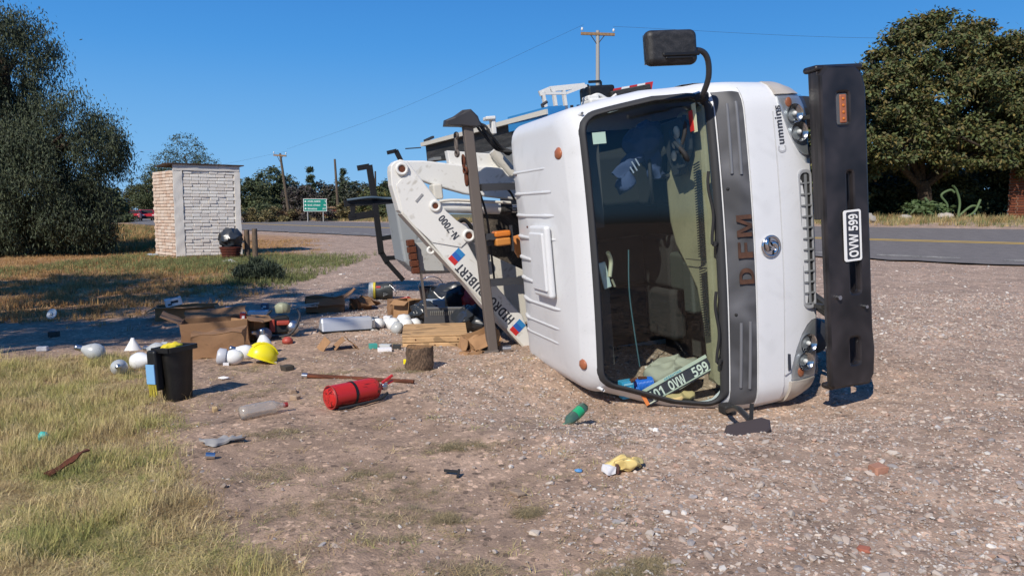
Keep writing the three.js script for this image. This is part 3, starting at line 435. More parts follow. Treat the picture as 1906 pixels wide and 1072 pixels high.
// rear: side rail, lockers, basket, frame, outrigger, chassis and wheels
{
  const rail = part('side_rail', bar([-2.35, 1.70, -1.29], [-5.6, 2.36, -1.29], .05, .09), M.boomOld); part('rail_side', bar([-2.35, 1.66, -1.15], [-5.6, 2.32, -1.15], .24, .03), M.greyDark, rail);
  part('blue_locker', [bar([-2.35, 1.62, -1.26], [-3.15, 1.80, -1.26], .16, .20)], M.blue); 
  for (const g of [rod([-2.45, 1.72, -1.3], [-2.45, 1.74, -1.38], .015), rod([-2.45, 1.74, -1.37], [-2.45, 1.68, -1.40], .015), bar([-5.5, 2.36, -1.33], [-5.2, 2.30, -1.35], .03, .03), rod([-5.6, 2.4, -1.25], [-5.6, 2.62, -1.25], .008)]) part('rail_hook', g, M.frame);
  part('rear_panel', [bar([-5.3, 1.5, -1.06], [-5.3, 2.34, -1.06], .04, .36)], M.grey); part('rear_panel', bar([-4.9, .75, .05], [-4.9, 2.05, .05], .05, 2.2), M.greyDark);
  part('tool_locker', [rbox(3.4, .75, .42, .02, -5.0, 1.05, -.98), rbox(3.4, .75, .42, .02, -5.0, 1.05, .95)], M.grey); part('bed_floor', box(4.6, .06, 2.3, -4.9, .82, 0), M.greyDark);
  const bk = part('basket', extrX([[3.16, -.52], [3.12, .14], [2.98, .30], [2.48, .34], [2.38, -.06], [2.92, -.12], [2.92, -.52]], -4.30, -3.60, .03), std([.30, .33, .36], .55, { map: dirtyT })); part('basket_panel', extrX([[2.96, -.06], [2.41, -.04], [2.50, .31], [2.96, .26]], -3.59, -3.57, .004), std([.46, .47, .48], .5, { map: dirtyT }), bk);
  part('spring_block', [0, 1, 2, 3, 4].map(k => rbox(.10, .085 + .01 * (k % 2), .07, .01, -3.52, 3.04 - .006 * k, -.07 + k * .078)), M.rust); part('hanging_strap', bar([-3.5, 2.96, .28], [-3.5, 2.95, .78], .05, .02), M.frameBrown);
  const fr = part('rear_frame', [bar([-5.5, 3.31, -1.03], [-5.5, 3.15, -1.045], .07, .06), bar([-5.5, 3.15, -1.06], [-5.5, 3.13, -.56], .07, .08), bar([-5.5, 3.13, -.60], [-5.5, 3.12, .15], .07, .075), bar([-5.5, 3.12, .12], [-5.5, 3.05, .28], .07, .07), bar([-5.5, 3.06, .26], [-5.5, 2.86, .54], .07, .06)], M.black);
  part('frame_rail', [bar([-5.5, 3.54, -.58], [-5.5, 2.86, -.56], .09, .06), bar([-5.5, 3.50, -.385], [-5.5, 3.10, -.41], .09, .045), bar([-5.5, 3.43, -.57], [-5.5, 3.44, -.39], .06, .06)], M.black, fr);
  part('frame_loop', [bar([-5.5, 3.12, -.06], [-5.5, 2.92, -.075], .06, .045), bar([-5.5, 2.93, -.08], [-5.5, 2.90, .22], .06, .05), bar([-5.5, 3.11, .21], [-5.5, 2.89, .22], .06, .04)], M.black, fr);
  part('rail_rope', tube([[-5.45, 3.5, -.62], [-5.42, 3.2, -.63], [-5.45, 3.0, -.60], [-5.42, 2.8, -.58]], .02, 20, 5), std([.06, .10, .14], .6), fr);
  part('frame_hook', [bar([-5.5, 2.89, -1.205], [-5.5, 2.76, -1.225], .05, .05), bar([-5.5, 2.77, -1.23], [-5.5, 2.70, -1.05], .05, .06)], M.black);
  const gd = part('step_guard', [bar([-3.5, 1.37, -1.62], [-3.5, 1.23, -1.665], .06, .035), bar([-3.5, 1.24, -1.665], [-3.5, .80, -1.685], .06, .035), bar([-3.35, 1.35, -1.60], [-3.35, 1.10, -1.59], .03, .03), bar([-3.35, 1.10, -1.59], [-3.35, .84, -1.665], .03, .03)], M.boom);
  for (const [y0, y1] of [[1.33, 1.27], [1.195, 1.16], [1.07, 1.04]]) part('guard_post', bar([-3.5, y0, -1.64], [-3.5, y1, -1.20], .05, .035), M.boom, gd);
  for (const [y, m] of [[1.19, M.blue], [1.12, M.greyDark], [1.05, M.blue], [.98, M.greyDark], [.90, M.blue]]) part('valve_lever', bar([-3.5, y, -1.47], [-3.5, y, -1.2], .03, .03), m);
  part('valve_block', [rbox(.3, .30, .10, .03, -3.4, .70, -1.46), rbox(.2, .14, .06, .02, -3.4, .78, -1.52), tube([[-3.4, .85, -1.5], [-3.38, .7, -1.56], [-3.4, .55, -1.50], [-3.4, .45, -1.55]], .02, 20, 6)], M.boom);
  part('control_box', [rbox(.3, .34, .28, .03, -3.6, .60, -1.54), bar([-3.6, .80, -1.62], [-3.6, .80, -1.72], .02, .02), bar([-3.6, .80, -1.70], [-3.6, .70, -1.70], .02, .02), bar([-3.6, .70, -1.74], [-3.6, .54, -1.74], .03, .02), bar([-3.6, .54, -1.6], [-3.6, .54, -1.74], .02, .02)], M.black);
  const og = part('outrigger', bar([-3.5, .50, -1.535], [-3.5, -.02, -1.60], .12, .20, .015), M.greyDark);
  for (let k = 0; k < 5; k++) { const y = .46 - k * .105, z = -1.54 - k * .0125; part('chevron_stripe', extrX([[y, z - .085], [y - .105, z - .096], [y - .055, z + .085], [y + .05, z + .095]], -3.436, -3.430), k % 2 ? M.signWhite : M.red, og); }
  part('outrigger_arm', [bar([-3.55, .62, 1.1], [-3.55, .55, -1.50], .16, .16)], M.greyDark);
  part('chassis_rail', [bar([-.5, .42, -.42], [-7.3, .42, -.42], .08, .22), bar([-.5, .42, .42], [-7.3, .42, .42], .08, .22)], M.greyDark);
  part('engine', [rbox(.9, .6, .6, .06, -1.1, .32, .02, 3)], M.greyDark); part('axle', [rod([-1.15, .02, -.9], [-1.15, .02, .9], .06), rod([-5.2, .04, -.8], [-5.2, .04, .8], .09)], M.greyDark);
  const tyreG = new THREE.TorusGeometry(.36, .115, 12, 32).scale(1, 1, 1.15), rimG = merge([cyl(.27, .27, .18, 24).rotateX(Math.PI / 2), cyl(.1, .1, .24, 14).rotateX(Math.PI / 2)]);
  for (const [x, z] of [[-1.15, -1.0], [-1.15, 1.05], [-5.2, -1.02], [-5.2, -.74], [-5.2, 1.02], [-5.2, .74]]) { const w = part('tyre', tyreG, M.rubber); w.position.set(x, .03, z); part('rim', rimG, M.steel, w); }
}
// loose things inside the cab, lying on the lower door behind the windscreen
function inCab(o, p, ex = [0, -1, 0], ez = [1, 0, 0]) { const Xq = V(...ex).normalize(), Zq = V(...ez).normalize(), Yq = Zq.clone().cross(Xq).normalize(); Xq.copy(Yq).cross(Zq); new THREE.Matrix4().multiplyMatrices(truck.matrixWorld, new THREE.Matrix4().makeBasis(Xq, Yq, Zq).setPosition(...p)).decompose(o.position, o.quaternion, o.scale); return o; }
{
  const b = thing('plate_board', 'black board with white number 101 OVW 599 leaning inside the windscreen', 'number board'); inCab(b, [-0.600, 1.430, 1.138], [0, -.915, -.40], [.96, .25, 0]);
  obj('board', rbox(.60, .15, .012, .004), M.ink, b); obj('board_edge', [box(.60, .028, .006, 0, .064, .008), box(.60, .008, .006, 0, -.055, .008)], std([.55, .60, .48], .7), b);
  obj('lettering', [text('101', .082, .13, .004).translate(-.21, -.008, .006), text('OVW', .082, .15, .004).translate(-.015, -.008, .006), text('599', .082, .14, .004).translate(.205, -.008, .006)], std([.72, .76, .66], .6), b);
  obj('small_lettering', text('ARGENTINA', .020, .16, .003).translate(-.02, .064, .010), std([.10, .35, .45], .6), b);
  obj('orange_tab', box(.03, .12, .006, -.315, 0, .006), std([.7, .22, .06], .6), b);
  const bx = thing('blue_carton', 'small bright blue box inside the windscreen corner', 'box'); inCab(bx, [-0.840, 1.790, 1.208]); obj('carton_body', rbox(.11, .15, .09, .006), std([.04, .33, .55], .5), bx); obj('print', [box(.05, .07, .004, 0, -.01, .047), box(.08, .015, .004, 0, .05, .047)], std([.35, .62, .75], .6), bx);
  const hs = thing('coiled_hose', 'bright blue coiled air hose beside the small blue box', 'hose'); inCab(hs, [-0.800, 1.647, 1.185]); { const P = []; for (let i = 0; i <= 110; i++) { const t = i / 110; P.push([-.075 + .15 * t, .055 * Math.sin(i * .66), .055 * Math.cos(i * .66)]); } obj('coil', tube(P, .0085, 330, 6), std([.01, .15, .62], .3), hs); obj('fitting', [rod([-.12, .05, 0], [-.06, .06, 0], .016), rod([-.05, .07, .02], [.02, .06, .02], .014)], M.rust, hs); }
  const cu = thing('seat_cushion', 'crumpled beige cushion cover lying behind the number board', 'cushion'); inCab(cu, [-0.850, 1.338, 1.133]); obj('cover', jitter(new THREE.SphereGeometry(1, 32, 20).scale(.24, .12, .16), .045, 6), std([.36, .35, .27], .9), cu);
  const rg = thing('rag', 'ochre rag crumpled at the foot of the windscreen', 'rag'); inCab(rg, [-0.620, 1.399, 1.288]); obj('cloth', jitter(new THREE.SphereGeometry(1, 20, 12).scale(.14, .035, .08), .02, 9), std([.50, .38, .17], .9), rg);
  const pp = thing('paper_bundle', 'crumpled clear wrapper and papers left of the number board', 'papers'); inCab(pp, [-0.720, 1.598, 1.241]); obj('wrapper', jitter(new THREE.SphereGeometry(1, 16, 10).scale(.09, .05, .06), .02, 11), std([.52, .56, .52], .4), pp);
  const jk = thing('work_jacket', 'navy blue work jacket hanging over the steering wheel in the cab', 'jacket'); inCab(jk, [-1.02, 1.40, -.80]);
  obj('cloth', jitter(merge([new THREE.SphereGeometry(1, 36, 24).scale(.20, .16, .16).rotateZ(.5).translate(.04, .06, 0), new THREE.CylinderGeometry(.075, .055, .36, 18, 10).rotateZ(-.9).translate(-.12, -.10, .04), new THREE.CylinderGeometry(.10, .07, .30, 18, 10).rotateZ(.2).translate(.10, -.12, .0), new THREE.SphereGeometry(1, 20, 14).scale(.075, .10, .07).translate(-.20, -.27, .05)]), .028, 7), std([.035, .055, .125], .9), jk);
  for (const [x, y, l] of [[-.11, -.12, .07], [-.14, -.15, .09], [-.165, -.18, .06]]) obj('sleeve_print', box(l, .012, .004, x, y, .118, 0, 0, -1.05), std([.35, .40, .5], .8), jk);
}

// ------------------------------------------------------------------ plants
function leaves(n, pick, len, wid, cols, droop = .3, cards = 1) { // n leaf-shaped faces placed by pick() -> [x,y,z]
  const P = new Float32Array(n * 18), K = new Float32Array(n * 18), q = V(0, 0, 0), side = V(0, 0, 0), nn = V(0, 0, 0);
  for (let i = 0; i < n; i++) {
    const [x, y, z] = pick(), a = rnd() * 6.283, e = gauss() * .8 - droop, L = len * rr(.6, 1.3), W = wid * rr(.7, 1.25);
    q.set(Math.cos(a) * Math.cos(e), Math.sin(e), Math.sin(a) * Math.cos(e)); nn.set(gauss(), gauss() + .6, gauss()); side.crossVectors(q, nn).normalize().multiplyScalar(W / 2); q.multiplyScalar(L);
    const b = [x, y, z], l = [x + q.x * .45 + side.x, y + q.y * .45 + side.y, z + q.z * .45 + side.z], r = [x + q.x * .45 - side.x, y + q.y * .45 - side.y, z + q.z * .45 - side.z], t = [x + q.x, y + q.y - L * .06, z + q.z];
    P.set([...b, ...l, ...t, ...b, ...t, ...r], i * 18); const c = cols[Math.floor(rnd() * cols.length)], v = rr(.72, 1.3); for (let k = 0; k < 6; k++) K.set([c[0] * v, c[1] * v, c[2] * v], i * 18 + k * 3);
  }
  const g = new THREE.BufferGeometry(); g.setAttribute('position', new THREE.BufferAttribute(P, 3)); g.setAttribute('color', new THREE.BufferAttribute(K, 3)); g.computeVertexNormals(); return g;
}
const leafM = new THREE.MeshPhysicalMaterial({ vertexColors: true, roughness: .75, side: THREE.DoubleSide });
function clumpPick(blobs, per, cr, hang = 0) { // clumps scattered through ellipsoids, biased to their skin; leaves inside clumps
  const cl = []; for (const [x, y, z, rx, ry, rz = rx] of blobs) for (let k = 0; k < Math.max(4, Math.round(per * (rx * ry * rz) ** .67)); k++) {
    let a, b, c, l; do { a = rr(-1, 1); b = rr(-1, 1); c = rr(-1, 1); l = Math.hypot(a, b, c); } while (l > 1 || l < .05); const s = (.45 + .6 * rnd() ** .6) / l; cl.push([x + a * rx * s, y + b * ry * s, z + c * rz * s, cr * rr(.55, 1.35)]); }
  const f = () => { const c = cl[Math.floor(rnd() * cl.length)], r = c[3]; const dx = gauss() * r, dz = gauss() * r; return [c[0] + dx, c[1] + gauss() * r * (hang ? 1.3 : .62) - hang * Math.abs(gauss()) * r * 1.2, c[2] + dz]; };
  f.clumps = cl; return f;
}
function limbs(base, tops, r, bend = .3) {
  const L = []; const fork = [base[0] + rr(-.1, .1), base[1] + (tops[0][1] - base[1]) * .33, base[2]];
  L.push(tube([base, [lerp(base[0], fork[0], .5) + rr(-bend, bend) * .3, lerp(base[1], fork[1], .5), base[2]], fork], r, 10, 9));
  for (const t of tops) { const m = [lerp(fork[0], t[0], .5) + rr(-bend, bend), lerp(fork[1], t[1], .55) + .2 * bend, lerp(fork[2], t[2], .5) + rr(-bend, bend)]; L.push(tube([[fork[0], fork[1] - r, fork[2]], m, t], r * .5, 10, 6)); for (let k = 0; k < 3; k++) L.push(tube([m, [lerp(m[0], t[0], .5) + rr(-1, 1) * bend * 2, lerp(m[1], t[1], .6), lerp(m[2], t[2], .5) + rr(-1, 1) * bend * 2], [t[0] + rr(-1, 1) * bend * 4, t[1] + rr(-.3, .5) * bend * 3, t[2] + rr(-1, 1) * bend * 4]], r * .2, 8, 5)); }
  return L;
}
function tree(name, label, category, base, blobs, o = {}) {
  const t = thing(name, label, category, base, 0, o.group); const pick = clumpPick(blobs, o.per || 26, o.cr || .35, o.hang || 0);
  const tops = blobs.slice(0, o.arms || 4).map(b => [b[0], b[1], b[2]]);
  obj('trunk', limbs([0, -.1, 0], tops, o.r || .16, o.bend || .35), o.bark || M.bark, t);
  obj('crown', leaves(o.n || 9000, pick, o.len || .16, o.wid || .07, o.cols, o.droop ?? .3), leafM, t); return t;
}
const GY = (x, z) => gh(x, z);
const olive = [[.055, .075, .030], [.075, .095, .036], [.042, .060, .026], [.09, .10, .042]], dark = [[.045, .066, .030], [.055, .078, .034], [.068, .088, .038]];
const autumn = [[.075, .095, .026], [.095, .108, .030], [.060, .080, .024], [.115, .105, .030], [.14, .105, .026], [.085, .075, .032], [.070, .092, .028]];
const greyg = [[.055, .065, .042], [.07, .075, .05], [.045, .052, .035]], dryy = [[.20, .155, .065], [.16, .125, .05], [.12, .11, .045]], mauve = [[.085, .066, .062], [.07, .06, .05], [.055, .055, .04]];
// big drooping tree at the left, its crown in two masses
{
  const x = -17.2, z = -25.6, y = GY(x, z), k = 1.22;
  tree('pepper_tree', 'tall dark drooping tree left of the whitewashed shelter', 'tree', [x, y, z], [[.25, 5.35, 0, 1.25, 1.3, 1.2], [2.1, 3.0, .3, 1.25, 1.35, 1.3], [-1.4, 4.6, .3, 1.4, 1.5, 1.5], [1.1, 1.9, .8, 1.6, 1.5, 1.2], [-.9, 1.8, .6, 1.8, 1.9, 1.4], [2.2, 1.1, .2, 1.1, .95, 1.1], [-3.2, 2.4, 0, 1.8, 2.4, 1.6], [.1, 3.6, -.4, 1.1, 1.0, 1.0], [1.0, .8, 1.0, 1.6, .9, 1.0]].map(b => b.map(q => q * k)), { n: 250000, per: 34, cr: .36, len: .13, wid: .034, cols: [[.042, .060, .028], [.052, .070, .032], [.066, .080, .036], [.040, .052, .030]], droop: 1.0, hang: .4, r: .3, arms: 6, bend: .3 });
}
// trees whose shadows stripe the lot, standing beyond the left edge of the view
tree('verge_tree', 'sparse tall tree on the verge beside the lot', 'tree', [-9.1, GY(-9.1, -3.8), -3.8], [[.3, 5.4, .2, 1.7, .8, 1.7], [1.6, 4.2, -1.4, 1.3, .7, 1.5], [-1.4, 6.6, 1.0, 1.5, .8, 1.5], [-2.6, 5.2, -1.0, 1.2, .7, 1.2], [1.4, 7.2, 1.5, 1.2, .7, 1.2]], { n: 9000, per: 6, cr: .40, len: .17, wid: .05, cols: olive, droop: .8, r: .2, arms: 5, bend: .6, group: 'sparse trees beyond the verge' });
tree('verge_tree', 'sparse tall tree on the verge beside the lot', 'tree', [-12.7, GY(-12.7, -8.3), -8.3], [[.4, 6.2, .2, 2.0, 1.0, 2.0], [2.2, 4.8, -.8, 1.5, .8, 1.7], [-1.2, 7.6, 1.2, 1.7, 1.0, 1.7], [1.8, 6.4, 1.8, 1.5, .8, 1.4]], { n: 16000, per: 8, cr: .45, len: .17, wid: .05, cols: olive, droop: .8, r: .22, arms: 4, bend: .6, group: 'sparse trees beyond the verge' });
tree('verge_tree', 'sparse tall tree on the verge beside the lot', 'tree', [-9.0, GY(-9.0, -7.9), -7.9], [[.3, 5.2, .2, 1.5, .6, 1.5], [1.3, 4.3, -.9, 1.0, .5, 1.2], [-1.2, 6.1, .8, 1.3, .6, 1.3], [.9, 6.4, 1.2, 1.0, .5, 1.0]], { n: 6500, per: 6, cr: .38, len: .17, wid: .05, cols: olive, droop: .8, r: .16, arms: 4, bend: .6, group: 'sparse trees beyond the verge' });
tree('verge_tree', 'sparse tall tree on the verge beside the lot', 'tree', [-7.7, GY(-7.7, -3.2), -3.2], [[.5, 7.4, -.4, 1.4, .45, 2.0], [-.3, 6.4, .9, 1.1, .4, 1.3], [1.1, 7.0, -1.8, .9, .4, 1.5], [-.8, 8.2, .3, 1.1, .5, 1.3], [1.5, 8.0, -2.6, .9, .4, 1.4]], { n: 17000, per: 6, cr: .34, len: .17, wid: .05, cols: olive, droop: .8, r: .15, arms: 4, bend: .6, group: 'sparse trees beyond the verge' });
// broad autumn tree across the road
{
  const x = 20.6, z = -38, y = GY(x, z);
  tree('shade_tree', 'broad rounded shade tree with bronze green leaves across the road', 'tree', [x, y, z], [[.6, 5.6, 0, 4.0, 2.5, 3.4], [.2, 8.0, 0, 2.8, 1.7, 2.4], [-2.6, 5.6, .6, 1.9, 2.0, 2.0], [3.6, 6.6, .3, 1.6, 2.0, 2.0], [4.6, 4.4, .8, 1.7, 1.5, 1.8], [-2.6, 3.5, 1.6, 1.8, 1.0, 1.5], [1.6, 3.1, 2.2, 2.4, .8, 1.3], [4.8, 3.0, 1.4, 1.6, .9, 1.4], [-3.6, 2.8, .6, 1.2, 1.0, 1.2], [.6, 2.9, -1.5, 2.5, 1.0, 1.5], [-.5, 9.3, 0, 1.2, .5, 1.1], [2.4, 9.2, 0, .5, .5, .5], [-.6, 4.2, 2.2, 1.6, .8, 1.2], [3.9, 8.2, .2, 1.0, .7, 1.0]], { n: 120000, per: 20, cr: .42, len: .22, wid: .11, cols: autumn, droop: .35, r: .34, arms: 7, bend: .5 });
  tree('shade_tree', 'yellow green tree behind the brick pillar across the road', 'tree', [x + 8.2, y, z - 2], [[0, 4.6, 0, 2.4, 2.2, 2.2], [-.6, 3.0, .5, 1.8, 1.2, 1.6], [1.2, 3.4, .3, 2, 2, 2]], { n: 20000, per: 16, cr: .42, len: .22, wid: .10, cols: [[.12, .14, .03], [.09, .11, .03], [.15, .15, .04]], droop: .3, r: .2, arms: 3 });
}
// hedge and planting under it
const hedge = (x, z, rx, ry, label, cols, n = 9000, nm = 'garden_shrub', cat = 'shrub') => { const y = GY(x, z), t = thing(nm, label, cat, [x, y, z]); const pick = clumpPick([[0, ry * .9, 0, rx, ry, rx * .8], [0, ry * .7, 0, rx * .6, ry * .6, rx * .5]], 24, .34); obj('crown', leaves(n, pick, .26, .13, cols, .2), leafM, t); obj('stem', limbs([0, -.05, 0], [[-.3 * rx, ry, 0], [.3 * rx, ry * 1.1, .1], [0, ry * .9, -.2]], .06, .2), M.bark, t); return t; };
hedge(14.9, -40.4, 2.0, 1.6, 'dense green shrub in the shade nearest the truck bumper', olive, 17000);
hedge(17.6, -41.2, 1.9, 1.7, 'dense green shrub in the shade left of the shade tree trunk', olive, 17000);
hedge(20.4, -42.6, 1.9, 1.7, 'dense green shrub in the shade right behind the shade tree trunk', olive, 17000);
hedge(23.2, -41.2, 1.8, 1.6, 'dense green shrub in the shade between the shade tree and the brick pillar', olive, 17000);
hedge(25.9, -41.6, 1.8, 1.8, 'dense green shrub in the shade directly behind the brick pillar', olive, 17000);
hedge(28.8, -41.0, 1.8, 2.0, 'dense green shrub in the shade beyond the brick pillar', olive, 17000);
hedge(16.4, -38.6, 1.4, 1.1, 'dense green shrub in the shade tucked before the house wall near the bumper', olive, 17000);
tree('shade_tree', 'dark green tree hidden behind the overturned cab across the road', 'tree', [12.2, GY(12.2, -38), -38], [[0, 3.9, 0, 2.8, 1.5, 3.0], [1.4, 2.9, .8, 2.2, 1.2, 2.0], [-1.4, 4.2, .3, 1.8, 1.2, 1.8], [2.6, 2.6, 1.0, 1.5, 1.2, 1.4]], { n: 26000, per: 14, cr: .42, len: .24, wid: .12, cols: autumn, r: .3, arms: 3, bend: .5 });
hedge(18.9, -34.6, .8, .35, 'low green ground plant before the curved cactus', [[.06, .10, .03], [.08, .12, .04]], 3000);
{ // cactus-like plant with arching arms
  const x = 20.0, z = -34.8, y = GY(x, z), t = thing('arching_succulent', 'pale green succulent with arching stems across the road', 'plant', [x, y, z]);
  for (const P of [[[0, 0, 0], [.05, .6, 0], [-.25, 1.05, 0], [.15, 1.3, 0], [.35, 1.18, 0]], [[.5, 0, .1], [.62, .7, 0], [.45, 1.25, 0], [.2, 1.5, .1]], [[.6, .1, 0], [1.1, .55, .1], [1.6, .5, 0]], [[-.2, 0, .1], [-.7, .5, .1], [-1.0, .95, 0]], [[.8, 0, 0], [1.2, .3, .2], [1.5, .85, .1]]]) obj('stem', tube(P, .055, 24, 8), std([.085, .13, .05], .7), t);
}
{ // brick gate pillar and low brick house behind the tree
  const px = 25.15, pz = -37.0, y = GY(px, pz), p = thing('brick_pillar', 'sunlit red brick pillar beside the far verge', 'pillar', [px, y, pz], -.55);
  obj('core', box(1.42, 2.5, .42, 0, 1.2, 0), std([.30, .24, .19], .95), p); const bm = [std([.36, .165, .095], .9, { map: rustT }), std([.42, .21, .125], .9, { map: rustT }), std([.30, .13, .08], .9, { map: rustT })], bg = rbox(.345, .105, .10, .012);
  for (let k = 0; k < 19; k++) for (let i = 0; i < 4; i++) { const q = obj('brick', bg, bm[Math.floor(rnd() * 3)], p); q.position.set(-.54 + i * .36 + (k % 2 ? .03 : -.03), .06 + k * .13, .205 + rr(-.012, .012)); }
  const hx = 20.6, hz = -47.5, h = thing('brick_house', 'low brick house with a pale doorway in shade behind the tree', 'house', [hx, GY(hx, hz), hz], -.3);
  const wallShape = [[-5, 0], [5, 0], [5, 3.0], [-5, 3.0]], holes = [rrect(.1, .0, 1.1, 2.2, .01, 1), rrect(2.3, .9, 3.6, 2.1, .01, 1), rrect(-3.4, .9, -2.0, 2.1, .01, 1)];
  obj('wall', [extr(wallShape, .25, 0, holes), box(.25, 3, 5, -4.87, 1.5, -2.6), box(.25, 3, 5, 4.87, 1.5, -2.6), box(10, 3, .25, 0, 1.5, -5)], std([.36, .17, .10], .9, { map: rustT }), h); obj('roof', bar([-5.4, 3.1, -2.3], [5.4, 3.1, -2.3], 6.2, .16), M.woodDark, h); obj('door', box(1.0, 2.18, .06, .6, 1.1, .1), std([.62, .60, .55], .7), h); obj('window', box(1.3, 1.2, .05, 2.95, 1.5, .1), M.greyDark, h); obj('window', box(1.4, 1.2, .05, -2.7, 1.5, .1), M.greyDark, h); obj('porch_brace', [bar([.9, .4, 1.6], [2.3, 2.9, .3], .12, .12)], M.woodDark, h);
}
for (const [x, z, s, l] of [[14.9, -32.4, .55, 'pale grey boulder at the far road verge near the truck bumper'], [19.2, -33.4, .28, 'small pale stone at the foot of the succulent'], [17.2, -33.0, .22, 'small grey stone on the far gravel verge']]) tag(obj('boulder', jitter(new THREE.IcosahedronGeometry(s, 2).scale(1.3, .55, 1).translate(x, GY(x, z) + s * .25, z), s * .2, 2 / s), std([.42, .38, .33], .9, { map: dirtyT })), l, 'boulder');
// row of trees and scrub beyond the road, left of the truck (sizes follow their distance)
{
  const grp = 'scrub trees beyond the road';
  const at = (px, D) => [(px - 953) / 1400 * D, -D];
  const row = [ // bearing (as slope), distance, half width, height, colours, name
    [467, 84, 2.6, 4.6, olive, 'field_tree', 'olive green tree next to the shelter wall in the row beyond the road'], [508, 88, 2.9, 6.0, dark.concat(olive), 'field_tree', 'tallest dark tree of the row, behind the leaning pole'], [536, 90, 2.2, 5.2, dark.concat(greyg), 'field_tree', 'dark tree right behind the leaning pole'], [560, 86, 2.3, 3.9, mauve, 'field_tree', 'bare purplish scrub tree left of the green road sign'], [606, 88, 2.3, 4.2, mauve.concat(greyg), 'field_tree', 'greyish bare scrub tree rising over the green road sign'], [648, 88, 2.2, 4.6, dark.concat(greyg), 'field_tree', 'dark tree right of the thin straight pole'], [672, 86, 2.0, 3.9, greyg, 'field_tree', 'grey green scrub tree behind the black truck frame'], [704, 80, 2.3, 3.2, autumn, 'field_tree', 'yellowish scrub tree seen through the truck frame'], [735, 84, 2.0, 5.0, dark, 'field_tree', 'dark tree seen past the white crane boom']];
  for (const [px, D, w, h, cols, nm, lab] of row) { const [x, z] = at(px, D); tree(nm, lab, 'tree', [x, GY(x, z), z], [[0, h * .62, 0, w * .75, h * .34, w * .7], [-w * .5, h * .4, .4, w * .6, h * .3, w * .5], [w * .5, h * .38, .3, w * .6, h * .3, w * .5], [0, h * .22, .6, w * .9, h * .2, w * .5]], { n: 7500, per: 16, cr: .42, len: .34, wid: .15, cols, r: .12, arms: 3, group: grp }); }
  for (const [px, D, h, l] of [[579, 87, 6.1, 'tall narrow dark cypress above the green road sign'], [640, 90, 5.4, 'narrow cypress beside the thin straight pole'], [486, 91, 4.9, 'narrow pointed conifer in the row near the shelter']]) { const [x, z] = at(px, D); tree('cypress', l, 'tree', [x, GY(x, z), z], [0, 1, 2, 3, 4, 5].map(k => [rr(-.1, .1), h * (.12 + k * .16), 0, 1.0 - k * .15, h * .13, 1.0 - k * .15]), { n: 5000, per: 20, cr: .25, len: .30, wid: .10, cols: dark, droop: -.7, r: .1, arms: 4, bend: .05 }); }
  for (const [px, D, w, h, cols, l] of [[455, 66, 1.6, 1.3, dryy, 'tawny dry bush beyond the road beside the shelter'], [490, 68, 1.7, 1.7, olive, 'rounded green bush beyond the road near the shelter'], [515, 64, 1.5, 1.2, dryy, 'tall straw coloured grass clump left of the leaning pole'], [543, 65, 1.2, .9, [[.17, .10, .05], [.14, .09, .05]], 'low reddish dry bush right of the leaning pole'], [600, 63.5, 1.5, 1.1, mauve, 'low brown bush behind the sign posts'], [660, 64, 1.5, 1.4, dryy, 'dry yellow bush right of the thin pole'], [700, 66, 1.7, 1.7, autumn, 'yellow green bush seen through the truck frame'], [725, 64, 1.5, 1.3, olive, 'green bush beside the crane boom beyond the road']]) { const [x, z] = at(px, D), y = GY(x, z), t = thing('roadside_bush', l, 'bush', [x, y, z]); obj('crown', leaves(2600, clumpPick([[0, h * .5, 0, w, h * .55, w * .6]], 18, .3), .26, .09, cols, -.2), leafM, t); obj('stem', limbs([0, -.05, 0], [[-.3, h * .6, 0], [.3, h * .6, 0]], .05, .15), M.bark, t); }
  // far end of the road on the left
  for (const [px, D, w, h, cols, l, cc] of [[350, 170, 7.3, 18.5, [[.055, .075, .034], [.07, .09, .045], [.045, .062, .03]], 'large rounded tree rising behind the shelter roof', .62], [304, 168, 6.0, 11.5, olive, 'green tree touching the left side of the shelter', .6], [265, 172, 5.0, 7.6, autumn, 'yellowing tree over the red cars on the road', .55], [206, 95, 2.2, 4.4, olive, 'green tree beside the drooping tree at the far bend', .4]]) { const [x, z] = at(px, D); tree('far_tree', l, 'tree', [x, GY(x, z), z], [[0, h * .72, 0, w * .62, h * .26, w * .6], [-w * .55, h * .52, .4, w * .6, h * .26, w * .5], [w * .55, h * .5, .3, w * .6, h * .26, w * .5], [0, h * .3, .6, w, h * .22, w * .6]], { n: 12000, per: 14, cr: cc, len: .42, wid: .2, cols, r: .25, arms: 3, bend: .7 }); }
  for (const [px, D, w, h, cols, l] of [[222, 92, 1.8, 1.0, olive, 'low green bush on the far bend of the road'], [330, 160, 4, 2.6, dark, 'dark low bush behind the white post']]) { const [x, z] = at(px, D), t = thing('roadside_bush', l, 'bush', [x, GY(x, z), z]); obj('crown', leaves(2200, clumpPick([[0, h * .5, 0, w, h * .55, w * .6]], 12, .35), .36, .14, cols, -.1), leafM, t); }
}
// dark low bush before the shelter, and the bank scrub at left
{
  const x = -5.2, z = -15.4, y = GY(x, z), t = thing('dark_bush', 'low dark green bush in front of the waste basket', 'bush', [x, y, z]);
  obj('crown', leaves(9000, clumpPick([[0, .16, 0, .42, .2, .3], [.18, .12, .1, .3, .16, .25], [-.2, .12, 0, .28, .15, .25]], 160, .11), .13, .02, [[.035, .05, .028], [.05, .068, .035], [.024, .036, .022]], -.9), leafM, t);
}
